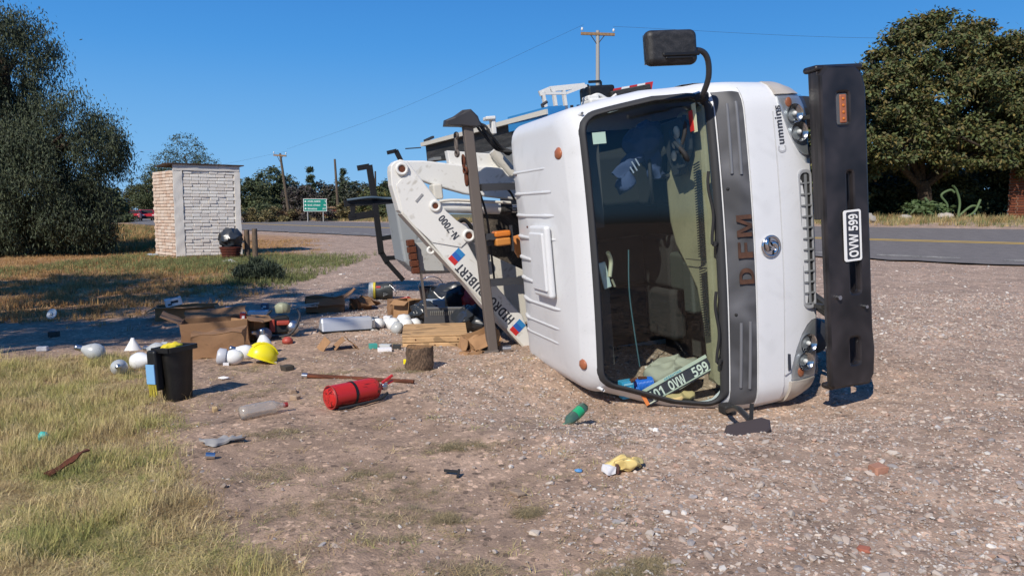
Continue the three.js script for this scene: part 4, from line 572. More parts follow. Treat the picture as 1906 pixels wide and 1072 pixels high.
// ------------------------------------------------------------------ whitewashed brick shelter with basket and posts
{
  const fl = V(-10.28, 0, -23), fr = V(-8.66, 0, -24.06), ang = Math.atan2(-(fr.z - fl.z), fr.x - fl.x), w = fl.distanceTo(fr), y = GY(-9.6, -23.6) - .06;
  const h = thing('brick_shelter', 'small whitewashed brick shelter with a thin flat roof', 'shelter', [fl.x, y, fl.z], ang);
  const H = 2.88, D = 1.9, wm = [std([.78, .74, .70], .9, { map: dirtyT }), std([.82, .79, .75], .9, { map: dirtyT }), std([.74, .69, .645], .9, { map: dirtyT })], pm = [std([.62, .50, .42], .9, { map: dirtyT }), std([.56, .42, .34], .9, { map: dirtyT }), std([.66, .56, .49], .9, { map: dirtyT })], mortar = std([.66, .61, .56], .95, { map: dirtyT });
  obj('core', [box(w - .04, H - .05, .16, w / 2, H / 2, -.12), box(.16, H - .16, D - .06, .12 - .19 * D / 2, H / 2 - .08, -D / 2, .188), box(.16, H - .1, D - .06, w - .10, H / 2 - .05, -D / 2)], mortar, h);
  obj('corner_pier', jitter(new THREE.BoxGeometry(.26, H, .05, 3, 24, 1).translate(.12, H / 2, -.005), .012, 4), std([.72, .69, .65], .85, { map: dirtyT }), h); obj('corner_pier', jitter(new THREE.BoxGeometry(.17, H - .02, .05, 2, 24, 1).translate(w - .07, H / 2, -.005), .012, 4, 3), std([.72, .69, .65], .85, { map: dirtyT }), h);
  obj('lintel', jitter(new THREE.BoxGeometry(w, .17, .06, 12, 2, 1).translate(w / 2, H - .075, .004), .012, 5), std([.66, .63, .60], .9, { map: dirtyT }), h); obj('plinth', jitter(new THREE.BoxGeometry(w + .02, .16, .1, 12, 2, 1).translate(w / 2, .03, -.02), .02, 6), std([.36, .31, .26], .95, { map: scuffT }), h);
  const bw = .242, bh = .098, g = rbox(bw - .006, bh - .012, .10, .012), x0 = .255, cols = Math.round((w - .42) / bw), rows = 26;
  for (let k = 0; k < rows; k++) for (let i = 0; i < cols; i++) { const q = obj('brick', g, wm[Math.floor(rnd() * 3)], h); q.position.set(x0 + (i + .5) * (w - .425) / cols + (k % 2 ? .028 : -.028), .155 + k * .1005 + rr(-.004, .004), -.046 + rr(-.014, .012)); q.scale.x = (w - .425) / cols / bw; q.rotation.z = rr(-.012, .012); q.rotation.y = rr(-.05, .05); }
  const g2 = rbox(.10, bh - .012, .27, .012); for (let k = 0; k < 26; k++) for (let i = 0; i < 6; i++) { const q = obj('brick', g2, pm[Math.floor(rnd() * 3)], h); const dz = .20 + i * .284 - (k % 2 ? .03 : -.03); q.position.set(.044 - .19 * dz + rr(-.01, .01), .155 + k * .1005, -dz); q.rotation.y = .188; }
  obj('roof', [bar([-.22, H + .035 , -.95], [w + .14, H + .035, -.95], 2.1, .03)], std([.16, .15, .145], .7, { map: rustT }), h); 
  const bx = -8.35, bz = -22.3, by = GY(bx, bz) - .02, bk = thing('wire_basket', 'rusty red slatted waste basket beside the shelter', 'basket', [bx, by, bz]);
  obj('liner', lathe([[.20, .02], [.30, .40]], 18), std([.20, .07, .05], .9), bk); for (let k = 0; k < 8; k++) obj('hoop', new THREE.TorusGeometry(.215 + k * .0135, .020, 6, 24).rotateX(Math.PI / 2).translate(0, .03 + k * .05, 0), std([.24, .085, .06], .85, { map: rustT }), bk);
  tag(obj('rubbish_bag', jitter(new THREE.SphereGeometry(.33, 28, 20).scale(1, 1.02, 1).translate(bx + .02, by + .62, bz), .055, 4.2), new THREE.MeshPhysicalMaterial({ color: C(.035, .04, .047), roughness: .3 })), 'shiny black bag stuffed into the rusty basket', 'bag');
  for (const [x, z, hh, l] of [[-7.93, -22.5, .92, 'short wooden post next to the rusty basket'], [-7.66, -22.4, .95, 'outer wooden post of the pair by the rusty basket']]) tag(obj('wooden_post', [cyl(.075, .085, hh, 10, x, GY(x, z) + hh / 2 - .05, z)], M.post), l, 'post');
  for (const [x, z] of [[-7.9, -20.8], [-7.55, -20.4]]) tag(obj('paper_scrap', jitter(new THREE.SphereGeometry(.2, 10, 6).scale(1, .16, .6).translate(x, GY(x, z) + .03, z), .05, 6), M.paper), 'white paper scrap on the grass before the shelter', 'litter', 'paper scraps by the shelter');
  tag(obj('blue_scrap', jitter(new THREE.SphereGeometry(.16, 10, 6).scale(1.4, .2, .6).translate(-11.6, GY(-11.6, -24.2) + .04, -24.2), .04, 6), std([.35, .42, .5], .6)), 'pale blue plastic scrap at the shelter corner', 'litter');
}
// ------------------------------------------------------------------ road sign, poles, cars, far post
{
  const x = -15.9, z = -61, y = GY(x, z), s = thing('road_sign', 'green direction sign with three white lines of text', 'road sign', [x, y, z], .18), W = 1.84, Hh = 1.02, by = .86;
  obj('panel', rbox(W, Hh, .03, .01, 0, by + Hh / 2, 0), M.signGreen, s); obj('border', extr(rrect(-W / 2, by, W / 2, by + Hh, .05), .006, 0, [rrect(-W / 2 + .035, by + .035, W / 2 - .035, by + Hh - .035, .04)]).translate(0, 0, .016), M.signWhite, s);
  [['ATUEL NORTE', '1', 1.0], ['Gral. Alvear', '10', 1.0], ['Mendoza', '317', .72]].forEach(([a, b, w], k) => { const yy = by + .80 - k * .29; obj('lettering', text(a, .125, w, .004).translate(-.58 + w / 2, yy, .017), M.signWhite, s); obj('lettering', text(b, .125, b.length * .085, .004).translate(.84 - b.length * .045, yy, .017), M.signWhite, s); obj('arrow', extr([[-.06, -.055], [.06, -.055], [.06, .02], [0, .075], [-.06, .02]], .004).translate(-.75, yy, .017), M.signWhite, s); });
  for (const q of [-.6, .62]) obj('post', cyl(.045, .045, by + 1.2, 8, q, (by + .8) / 2 - .2, -.06), M.concrete, s);
}
function pole(x, z, h, lean, label, arm, mat = M.concrete) { const y = GY(x, z), p = thing('utility_pole', label, 'utility pole', [x, y - .2, z]); obj('shaft', rod([0, 0, 0], [lean, h, 0], .15, .10, 10), mat, p); if (arm) { const d = arm; obj('crossarm', bar([lean - d, h - .15, 0], [lean + d, h - .23, .1], .12, .14), M.woodDark, p); for (const q of [-d * .93, d * .93]) obj('insulator', [cyl(.05, .06, .12, 8, lean + q, h + .06 - q / d * .04, .05), cyl(.075, .05, .06, 8, lean + q, h + .0 - q / d * .04, .05)], M.milk, p); obj('brace', [rod([lean - d * .45, h - .2, .05], [lean - .02, h - .75, .05], .025), rod([lean + d * .45, h - .2, .05], [lean - .02, h - .75, .05], .025)], M.frame, p); } return p; }
pole(4.78, -42, 10.6, -.12, 'grey utility pole with crossarm rising behind the truck', .92);
pole(-20.6, -70, 6.3, -.75, 'leaning utility pole with a short crossarm left of the green sign', .6, M.barkPale);
pole(-17.0, -74, 5.9, -.26, 'thin straight pole right of the green sign', 0, M.barkPale);
pole(-17.3, -96, 6.0, 0, 'thin dark distant pole behind the black truck frame', 0, M.bark);
pole(-33.5, -100, 5.6, 0, 'thin distant lamp pole above the field trees', 0, M.barkPale);
pole(-38.4, -98, 4.6, 0, 'short dark distant pole near the shelter', 0, M.bark);
pole(33.5, -39.0, 9.6, 0, 'wooden utility pole right of the shade tree', .8, M.barkPale);
const wire = (a, b, l) => { const m = [(a[0] + b[0]) / 2, (a[1] + b[1]) / 2 - .5, (a[2] + b[2]) / 2]; tag(obj('power_line', tube([a, m, b], .006, 24, 4), M.frame), l, 'wire', 'overhead wires'); };
wire([5.5, 11.5, -42], [33.2, 10.6, -39], 'thin overhead wire between the utility poles'); wire([3.9, 11.6, -42], [-20.7, 7.3, -70], 'thin overhead wire between the utility poles'); wire([-20.7, 7.1, -70], [-60, 7.2, -118], 'thin overhead wire between the utility poles');
{ // brick-red low shed behind the sign
  const x = -20.1, z = -78, s = thing('field_shed', 'low brick red shed half hidden behind the thin pole', 'shed', [x + 1.2, GY(x, z), z], .2); obj('wall', [box(2.0, 1.0, 1.6, 0, .5, 0)], std([.42, .17, .12], .9, { map: rustT }), s); obj('roof', box(2.3, .1, 1.9, 0, 1.06, 0, 0, .06), M.woodDark, s); obj('gate_post', [cyl(.06, .06, 1.1, 8, -.6, .55, .9)], M.barkPale, s);
}
function car(x, z, turn, label) {
  const [s, t] = toST(x, z), y = s > edgeS(t) - .8 ? roadH(s, t) : GY(x, z), c = thing('red_car', label, 'car', [x, y, z], turn, 'red cars on the road');
  obj('body', extr([[-2.0, .28], [2.0, .28], [2.05, .62], [1.95, .86], [1.1, .96], [.55, 1.42], [-.85, 1.45], [-1.55, 1.02], [-1.98, .95], [-2.05, .6]], 1.62, .06).translate(0, 0, -.81), std([.50, .025, .03], .3), c);
  obj('windscreen', extr([[1.02, .99], [.56, 1.38], [.60, 1.40], [1.09, 1.0]], 1.36).translate(.02, 0, -.68), M.rubber, c); obj('rear_window', extr([[-1.5, 1.06], [-.92, 1.40], [-.9, 1.43], [-1.56, 1.05]], 1.3).translate(-.02, 0, -.65), M.rubber, c);
  for (const q of [-1, 1]) obj('side_window', extr([[.9, 1.0], [.5, 1.36], [-.8, 1.38], [-1.3, 1.03]], .02).translate(0, 0, q * .815 - .01), M.rubber, c);
  obj('front_bumper', rbox(.12, .3, 1.5, .04, 2.02, .42, 0), M.rubber, c); for (const q of [-.6, .6]) { obj('headlight', rbox(.08, .14, .3, .03, 1.99, .72, q), M.milk, c); obj('tail_light', rbox(.06, .18, .2, .03, -2.0, .78, q * 1.1), M.redDark, c); }
  for (const [a, b] of [[1.25, -.72], [1.25, .72], [-1.25, -.72], [-1.25, .72]]) { const w = obj('wheel', new THREE.TorusGeometry(.22, .09, 8, 20), M.rubber, c); w.position.set(a, .30, b); obj('hub', cyl(.18, .18, .12, 16).rotateX(Math.PI / 2), M.steel, w); }
  return c;
}
{ const rp = (ds, t) => fromST(edgeS(t) + ds, t); const [ax, az] = rp(1.9, 106), [bx, bz] = rp(2.2, 140), [cx2, cz2] = rp(-2.6, 117);
  car(ax, az, -1.02, 'red hatchback with dark bumper coming along the road'); car(bx, bz, -1.05, 'smaller looking red car farther down the road'); car(cx2, cz2, -1.1, 'red car parked off the road by the drooping tree'); }
{ const [x, z] = [-55.3, -118], p = thing('marker_post', 'small white roadside post with rounded top by the far road', 'post', [x, GY(x, z), z]); obj('shaft', lathe([[0, 0], [.30, 0], [.28, .7], [.14, .78], [.17, .95], [0, 1.08]], 12), M.signWhite, p); }

// ------------------------------------------------------------------ spilled load on the ground
const onG = (o, dy = 0) => { o.position.y = gh(o.position.x, o.position.z) + dy; return o; };
function carton(name, label, x, z, turn, w, h, d, o = {}) { // cardboard box of separate walls, open or closed, with flaps
  const t = onG(thing(name, label, 'box', [x, 0, z], turn, o.group), o.dy || 0), m = o.mat || M.card, e = .006; if (o.rx) t.rotation.x = o.rx; if (o.rz) t.rotation.z = o.rz;
  const J = g => jitter(g, o.crush ?? .008, 5, x * 3); const sb = (a, b, c, px, py, pz) => J(new THREE.BoxGeometry(a, b, c, a > .1 ? 5 : 1, b > .1 ? 4 : 1, c > .1 ? 5 : 1).translate(px, py, pz));
  obj('bottom', sb(w, e, d, 0, e, 0), m, t); for (const s of [-1, 1]) { obj('side', sb(e, h, d - e * 2.4, s * (w / 2 - e / 2), h / 2, 0), m, t); obj('side', sb(w, h, e, 0, h / 2, s * (d / 2 - e / 2)), m, t); }
  if (o.closed) { obj('lid', sb(w * .995, e, d * .495, 0, h + e * .6, -d * .25), m, t); obj('lid', sb(w * .995, e, d * .495, 0, h + e * .6 + .004, d * .252), m, t); }
  else (o.flaps || []).forEach(([ax, s, l, a]) => { const f = obj('flap', J(new THREE.BoxGeometry(ax ? w * .97 : l, e, ax ? l : d * .97, 4, 1, 4).translate(ax ? 0 : s * l / 2, 0, ax ? s * l / 2 : 0)), o.flapMat || m, t); f.position.set(ax ? 0 : s * w / 2, h, ax ? s * d / 2 : 0); if (ax) f.rotation.x = s * a; else f.rotation.z = -s * a; });
  return t;
}
function pack(label, x, z, turn, w, h, d, mat, print, o = {}) { const t = onG(thing(o.name || 'lamp_carton', label, o.cat || 'box', [x, 0, z], turn, o.group), o.dy || 0); if (o.rz) t.rotation.z = o.rz; if (o.rx) t.rotation.x = o.rx; obj('body', rbox(w, h, d, .004, 0, h / 2, 0), mat, t); if (print) obj('print', [box(w * .5, .004, d * .3, w * .1, h + .001, 0), box(w * .45, h * .3, .004, w * .05, h * .55, d / 2 + .001), box(w * .25, h * .2, .004, -w * .25, h * .3, d / 2 + .001)], print, t); return t; }
// black bin with yellow lid, blue panel
{
  const t = onG(thing('plastic_bin', 'small tall black bin with yellow cloth in its mouth and a blue panel', 'bin', [-2.50, 0, -5.52], -.42), -.01); t.rotation.z = .05;
  const h = .395; obj('body', (() => { const g = new THREE.CylinderGeometry(.135, .105, h, 4, 1, true).rotateY(Math.PI / 4).scale(.74, 1, 1.12).translate(0, h / 2, 0); return [g, box(.14, .01, .2, 0, .008, 0)]; })(), std([.022, .02, .018], .5, { map: scuffT, side: THREE.DoubleSide }), t);
  obj('rim', [bar([-.085, h, -.125], [.085, h, -.125], .02, .035), bar([-.085, h, .125], [.085, h, .125], .02, .035), bar([.085, h, -.125], [.085, h, .125], .03, .035), bar([-.085, h, -.125], [-.085, h, .125], .02, .035)], M.black, t);
  obj('side_pocket', [rbox(.09, .30, .075, .02, -.06, .25, .13)], M.black, t); obj('blue_panel', rbox(.085, .145, .012, .004, -.065, .225, .170), std([.20, .42, .68], .5), t); obj('yellow_fringe', Array.from({ length: 9 }, (_, i) => bar([-.095 + i * .009, .15, .168], [-.088 + i * .009 + rr(-.01, .01), .055 + rr(0, .03), .166], .007, .004)), std([.62, .50, .06], .8), t);
  obj('yellow_cloth', jitter(new THREE.SphereGeometry(.06, 18, 12).scale(1.0, .4, 1.4).translate(-.01, h + .012, .01), .014, 14), std([.78, .62, .03], .6), t);
}
// red extinguisher
{
  const t = onG(thing('fire_extinguisher', 'scuffed red fire extinguisher lying on the gravel', 'extinguisher', [-1.30, 0, -5.22], .82), .088); const R = .084;
  const b = obj('cylinder', lathe([[0, 0], [R * .78, 0], [R * .8, .02], [R, .022], [R, .36], [R * .9, .40], [R * .55, .43], [.022, .44], [.022, .46], [0, .46]], 28).rotateZ(-Math.PI / 2), std([.56, .022, .02], .42, { map: scratchT }), t); obj('strap', cyl(R + .004, R + .004, .02, 28).rotateZ(Math.PI / 2).translate(.19, 0, 0), M.black, t); obj('base_ring', new THREE.TorusGeometry(R * .98, .006, 6, 28).rotateY(Math.PI / 2).translate(.012, 0, 0), M.redDark, t);
  obj('valve', [rod([.45, 0, 0], [.50, 0, 0], .02), rbox(.05, .05, .035, .01, .49, .0, 0)], M.steel, t); obj('handle', [bar([.47, .03, 0], [.56, .075, .01], .02, .015), bar([.48, .005, 0], [.57, .03, 0], .02, .012)], M.red, t); obj('hose', tube([[.48, -.04, .05], [.38, -.062, .088], [.2, -.066, .098], [.02, -.066, .094]], .011, 24, 6), M.rubber, t);
}
{ const a = V(-1.74, 0, -6.27), b = V(-.80, 0, -6.02); const t = onG(thing('rusty_pipe', 'long rusty brown pipe lying behind the red extinguisher', 'pipe', [a.x, 0, a.z])); obj('tube', [rod([0, .022, 0], [b.x - a.x, gh(b.x, b.z) - gh(a.x, a.z) + .022, b.z - a.z], .02, .016, 10)], M.rust, t); obj('pale_end', rod([-.04, .022, -.01], [.01, .022, .003], .022), M.alu, t); }
// yellow hard hat
{
  const t = onG(thing('hard_hat', 'bright yellow hard hat tipped on its side', 'helmet', [-2.33, 0, -6.88], .55), .03); t.rotation.z = -.38; const g = new THREE.SphereGeometry(.115, 36, 20, 0, Math.PI * 2, 0, Math.PI * .56).scale(1.18, 1.08, .98).translate(0, .035, 0); obj('shell', g, M.yellow, t);
  obj('brim', extr((() => { const P = []; for (let i = 0; i < 36; i++) { const a = i / 36 * 6.283, r = .128 + (Math.cos(a) > .2 ? .05 * (Math.cos(a) - .2) : 0); P.push([r * Math.cos(a) * 1.1, r * Math.sin(a) * .98]); } return P; })(), .012, .004).rotateX(-Math.PI / 2).translate(0, .006, 0), M.yellow, t); for (const q of [-.03, 0, .03]) obj('ridge', tube(Array.from({ length: 9 }, (_, i) => { const a = .5 + i / 8 * 2.1; return [.137 * Math.cos(a), .035 + .126 * Math.sin(a) - Math.abs(q) * .1, q]; }), .009, 24, 6), M.yellow, t);
}
// street lamp bulbs and globes
const bulbP = [[0, 0], [.035, .004], [.068, .03], [.082, .075], [.078, .115], [.055, .16], [.034, .19], [.026, .205]];
function bulb(label, x, z, turn, tilt, k = 1, mat = M.milk, group) { const t = onG(thing('lamp_bulb', label, 'lamp bulb', [x, 0, z], turn, group), .07 * k); const q = new THREE.Group(); t.rotation.order = 'YXZ'; t.rotation.z = tilt; obj('glass', lathe(bulbP, 24).translate(0, -.08, 0).scale(k, k, k), mat, t); obj('screw_base', lathe([[.026, .12], [.028, .14], [.025, .148], [.028, .156], [.025, .164], [.028, .172], [.02, .185], [0, .19]], 14).translate(0, .0, 0).scale(k, k, k), M.steel, t); return t; }
const BG = 'lamp bulbs spilled on the ground', BL = 'white lamp bulb with metal screw base lying on the ground';
bulb('dull grey globe bulb resting on the grass edge', -3.93, -7.0, .3, 1.25, 1.0, M.bulbGrey); bulb('chipped dusty bulb sunk in the grass', -3.40, -6.4, 2, 1.35, .85, M.bulbGrey); bulb('creamy white bulb with its screw end pointing along the grass', -3.34, -6.63, -.2, -1.45, 1.0); bulb('pale elongated bulb lying in the tree shadow behind the black bin', -3.44, -7.2, 2.8, -1.5, .95, M.bulbGrey);
bulb('white bulb beside the grey collared globe near the hard hat', -2.55, -7.12, .5, 1.2, .9); bulb('upright flask shaped bulb behind the hard hat', -2.48, -7.42, 0, .12, .95);
{ const t = onG(thing('globe_lamp', 'white lamp globe with grey collar left of the hard hat', 'lamp', [-2.60, 0, -6.82], .3), .07); obj('globe', new THREE.SphereGeometry(.075, 22, 14).scale(1.2, .95, 1).translate(.035, 0, 0), M.milk, t); obj('collar', [lathe([[.052, -.04], [.075, -.03], [.075, .03], [.05, .045]], 18).rotateZ(1.4).translate(-.065, .01, 0)], std([.5, .51, .55], .4), t); obj('tag', box(.05, .04, .006, -.03, -.055, .07), M.paper, t); }
{ const t = onG(thing('plastic_funnel', 'small translucent white funnel standing in the tree shadow', 'funnel', [-3.86, 0, -7.55])); obj('cone', lathe([[.085, 0], [.075, .015], [.02, .11], [.016, .125], [0, .128]], 18), M.milk, t); }
pack('small pale cup shaped lamp in the tree shadow', -3.56, -7.6, .3, .06, .075, .06, std([.5, .54, .58], .5), null, { name: 'small_lamp', cat: 'lamp' });
// cardboard on the left
carton('open_carton', 'long open cardboard tray with a white packet on its rim', -4.30, -9.85, .30, .72, .17, .42, { flaps: [[1, 1, .14, -.12], [0, -1, .12, .5], [0, 1, .12, .9]], mat: M.card, crush: .012 });
pack('white printed packet resting on the cardboard tray', -4.44, -9.8, .5, .20, .10, .13, M.paper, M.ink, { dy: .18, rz: .18 });
carton('crushed_carton', 'large crushed cardboard box behind the bulbs', -3.18, -8.0, .35, .66, .26, .46, { flaps: [[1, -1, .22, -.3], [0, -1, .22, -.5], [0, 1, .16, .3]], crush: .014, mat: M.cardDark, rz: .04 });
carton('crushed_carton', 'crumpled brown carton lying in front of the large crushed box', -2.88, -7.32, .25, .46, .22, .30, { closed: true, crush: .028, mat: M.cardDark, rz: .06 });
carton('upright_carton', 'upright brown carton piece behind the crumpled carton', -2.92, -8.3, -.25, .28, .24, .30, { flaps: [[0, 1, .1, .4]], mat: M.card });
pack('flat grey white packet on the crushed box rim', -3.36, -8.55, .35, .26, .05, .12, std([.62, .63, .68], .7), M.ink, { dy: .24 }); pack('red and white packet end beside the crushed box', -2.98, -8.25, .3, .06, .1, .1, M.redDark, M.paper, { dy: .2 });
pack('white printed carton standing in the tree shadow', -3.27, -9.6, .18, .24, .15, .16, M.paper, std([.25, .20, .35], .7)); pack('thin white packet lying on the bare track', -3.98, -10.6, .1, .18, .06, .10, std([.7, .7, .74], .7), null); pack('small dark boxed lamp beyond the white carton', -3.55, -10.7, .1, .10, .09, .08, std([.10, .11, .16], .6), M.paper);
// motor pump
{
  const t = onG(thing('motor_pump', 'greasy black and red motor with a steel tank', 'motor', [-2.62, 0, -8.45], .3)); obj('engine_block', [jitter(rbox(.22, .20, .20, .03, -.02, .14, 0, 4), .015, 9)], M.black, t); obj('fuel_tank', jitter(lathe([[0, 0], [.08, .01], [.085, .09], [.05, .12], [0, .13]], 16).translate(.02, .26, -.02), .006, 12), std([.32, .33, .22], .5), t); obj('cover', new THREE.SphereGeometry(.075, 18, 12).scale(1, 1.1, .8).translate(.12, .11, .12), M.steel, t); obj('red_shroud', [rbox(.14, .05, .10, .015, .02, .17, .11), rbox(.06, .14, .05, .01, -.1, .14, .1)], std([.34, .05, .03], .5), t); obj('frame_tube', [tube([[-.2, .02, .14], [-.1, .02, .18], [.1, .06, .2], [.2, .22, .1], [.18, .3, -.1]], .013, 30, 6), tube([[-.2, .02, -.1], [-.18, .2, -.05], [-.1, .3, .0]], .012, 20, 6)], M.frame, t); obj('hose', tube([[-.12, .1, .1], [-.24, .06, .16], [-.3, .03, .05]], .016, 20, 6), M.rubber, t);
  tag(obj('plastic_stopper', lathe([[0, 0], [.055, 0], [.058, .04], [.03, .07], [0, .075]], 16).translate(-2.42, gh(-2.42, -8.0), -8.0), std([.40, .07, .05], .5)), 'small dull red stopper beside the motor', 'stopper'); bulb('dark grey lamp lying against the motor', -2.72, -8.15, 1, 1.3, 1.0, std([.18, .18, .21], .4));
}
// wire box, luminaire housing, flap
carton('wire_carton', 'brown carton spilling loops of pale wire', -2.66, -10.6, .28, .52, .20, .36, { flaps: [[0, 1, .2, -.6], [1, 1, .1, 1.0]], mat: M.cardDark, crush: .02 });
{ const t = onG(thing('wire_coil', 'loops of thin pale wire hanging off the carton', 'wire', [-2.88, 0, -10.38], .3)); for (let k = 0; k < 7; k++) obj('wire_loop', new THREE.TorusGeometry(.11 + .012 * k, .0055, 5, 28).rotateX(1.0 + .12 * k).rotateY(.3 * k).translate(rr(-.03, .12), .11 + rr(-.02, .04), rr(-.05, .08)), std([.58, .56, .50], .5), t); }
carton('torn_carton', 'torn cardboard scraps right of the wire carton', -2.22, -10.9, .8, .26, .16, .2, { flaps: [[0, 1, .2, .6], [1, 1, .12, .8]], mat: M.cardDark, crush: .03 });
{ const t = onG(thing('lamp_housing', 'long shiny aluminium lamp housing lying upside down', 'lamp', [-1.95, 0, -8.75], .42)); obj('shell', jitter(extr([[-.10, 0], [.10, 0], [.085, .10], [.05, .14], [-.05, .14], [-.085, .10]], .60, .02).rotateY(Math.PI / 2).translate(-.30, .01, 0), .008, 5), std([.66, .67, .69], .42, { metalness: .6 }), t); obj('end_cap', rbox(.03, .11, .17, .012, .31, .07, 0), M.steel, t); obj('gasket', box(.62, .012, .215, 0, .008, 0), M.rubber, t); }
{ const t = onG(thing('cardboard_flap', 'small folded cardboard tent before the aluminium housing', 'cardboard', [-1.72, 0, -7.65], .35)); for (const [s, w] of [[-1, .15], [1, .17]]) { const f = obj('panel', jitter(new THREE.BoxGeometry(w, .006, .24, 4, 1, 5), .008, 8), M.card, t); f.position.set(s * .065, .062, 0); f.rotation.z = -s * .75; } const f = obj('panel', jitter(new THREE.BoxGeometry(.14, .006, .16, 4, 1, 4), .01, 8), M.card, t); f.position.set(-.22, .06, .02); f.rotation.set(.2, .3, .9); }
// paint pail, buckets, bags
{ const t = onG(thing('paint_pail', 'overturned white and black paint pail with a yellow rim', 'pail', [-2.08, 0, -12.0], .12), .14); obj('body', lathe([[0, 0], [.125, 0], [.142, .30], [0, .30]], 28).rotateZ(-Math.PI / 2).translate(-.14, 0, 0), std([.05, .055, .055], .45), t); obj('white_end', lathe([[0, 0], [.12, 0], [.135, .012], [.135, .075], [.13, .08], [0, .08]], 28).rotateZ(-Math.PI / 2).translate(-.215, 0, 0), std([.62, .62, .57], .5), t); obj('yellow_band', cyl(.139, .139, .035, 28).rotateZ(Math.PI / 2).translate(-.125, 0, 0), std([.66, .54, .05], .5), t); obj('label', [0, 1, 2, 3, 4, 5].map(k => bar([.02 + k * .022, -.08 + .01 * k, .138 - .003 * k], [.045 + k * .018, .09, .112], .01, .004)), std([.7, .72, .7], .5), t); obj('red_print', box(.07, .03, .01, -.06, .07, .118, 0, -.5), M.red, t); obj('handle', tube([[.12, .1, .1], [.22, .0, .16], [.2, -.1, .12]], .006, 20, 5), M.steel, t); }
{ const t = onG(thing('black_bucket', 'black bucket with a raised wire handle among the bags', 'bucket', [-1.22, 0, -11.3], .2)); obj('body', lathe([[0, .01], [.15, .01], [.19, .27], [.18, .27], [.145, .02], [0, .02]], 26), M.bag, t); obj('handle', tube(Array.from({ length: 13 }, (_, i) => { const a = i / 12 * Math.PI; return [-.19 * Math.cos(a), .26 + .17 * Math.sin(a), .04 * Math.sin(a)]; }), .007, 30, 5), M.alu, t); }
tag(obj('red_rag', jitter(new THREE.SphereGeometry(.14, 16, 10).scale(1, .5, .7).translate(-1.55, gh(-1.55, -11) + .07, -11.0), .04, 8), M.red), 'small red cloth beside the black bucket', 'cloth'); tag(obj('red_sack', jitter(new THREE.SphereGeometry(.22, 20, 14).scale(.8, 1.1, .7).translate(-.50, gh(-.5, -10.3) + .17, -10.3), .05, 6), M.red), 'red plastic sack under the crane boom', 'sack');
const bag = (label, x, z, rx, ry, rz, o) => tag(obj('rubbish_bag', jitter(jitter(new THREE.SphereGeometry(1, 44, 30).scale(rx, ry, rz), .07, 3.1, o), .022, 11, o).translate(x, gh(x, z) + ry * .82, z), M.bag), label, 'bag');
bag('large shiny black bag under the crane boom', -.80, -10.5, .40, .24, .28, 1); bag('low black bag in front of the cardboard boxes', -1.10, -9.45, .24, .15, .2, 5); bag('black bag spread behind the wooden crate', -.42, -8.85, .30, .15, .26, 9);
pack('frosted plastic tub between the black bags', -1.02, -9.95, .2, .24, .11, .16, std([.50, .55, .58], .4), null, { name: 'plastic_tub', cat: 'tub', dy: .12 });
carton('small_carton', 'upright small carton with folded flaps behind the white lamps', -1.36, -9.75, -.5, .24, .26, .30, { flaps: [[1, 1, .10, .5], [0, -1, .1, .9]], mat: M.card }); carton('small_carton', 'brown carton leaning behind the small upright carton', -1.52, -10.2, .4, .34, .2, .22, { closed: true, mat: M.cardDark, crush: .02 });
{ const t = onG(thing('radiator_grille', 'dark slatted metal box behind the wooden crate', 'grille', [-.74, 0, -8.95], .06)); obj('case', rbox(.62, .22, .14, .015, 0, .15, 0), std([.06, .06, .065], .55), t); for (let k = 0; k < 20; k++) obj('slat', box(.012, .045, .02, -.23 + k * .0235, .20, .072, 0, .3), std([.22, .215, .2], .5), t); obj('ledge', box(.60, .02, .05, 0, .26, .05), std([.16, .155, .15], .5), t); }
// white lamp bodies
{ const LG = 'white plastic lamp bodies piled by the crate'; for (const [x, z, k, ty] of [[-1.62, -9.0, 1.0, 0], [-1.50, -9.1, 1.0, 0], [-1.42, -8.9, 1.1, 0], [-1.33, -9.15, 1.3, 0], [-1.26, -8.85, 1.15, 0], [-1.17, -8.95, 1.1, 0], [-1.33, -8.6, 1.0, 1]]) { const t = onG(thing('ceiling_lamp', 'white rounded plastic lamp body in the pile beside the crate', 'lamp', [x, 0, z], rr(0, 6), LG), .06 * k); t.rotation.z = rr(-1.2, 1.2); obj('dome', lathe([[0, .07], [.05, .06], [.075, .02], [.078, -.02], [.06, -.05], [0, -.055]], 18).scale(k, k, k), ty ? M.bulbGrey : M.milk, t); obj('socket', cyl(.03 * k, .035 * k, .06 * k, 12, 0, -.07 * k, 0), std([.09, .09, .10], .5), t); }
  pack('black and white striped carton at the end of the lamp pile', -1.68, -9.15, .2, .09, .12, .09, M.ink, M.paper); pack('second striped carton in the lamp pile', -1.55, -9.3, -.2, .09, .12, .09, M.paper, M.ink); }
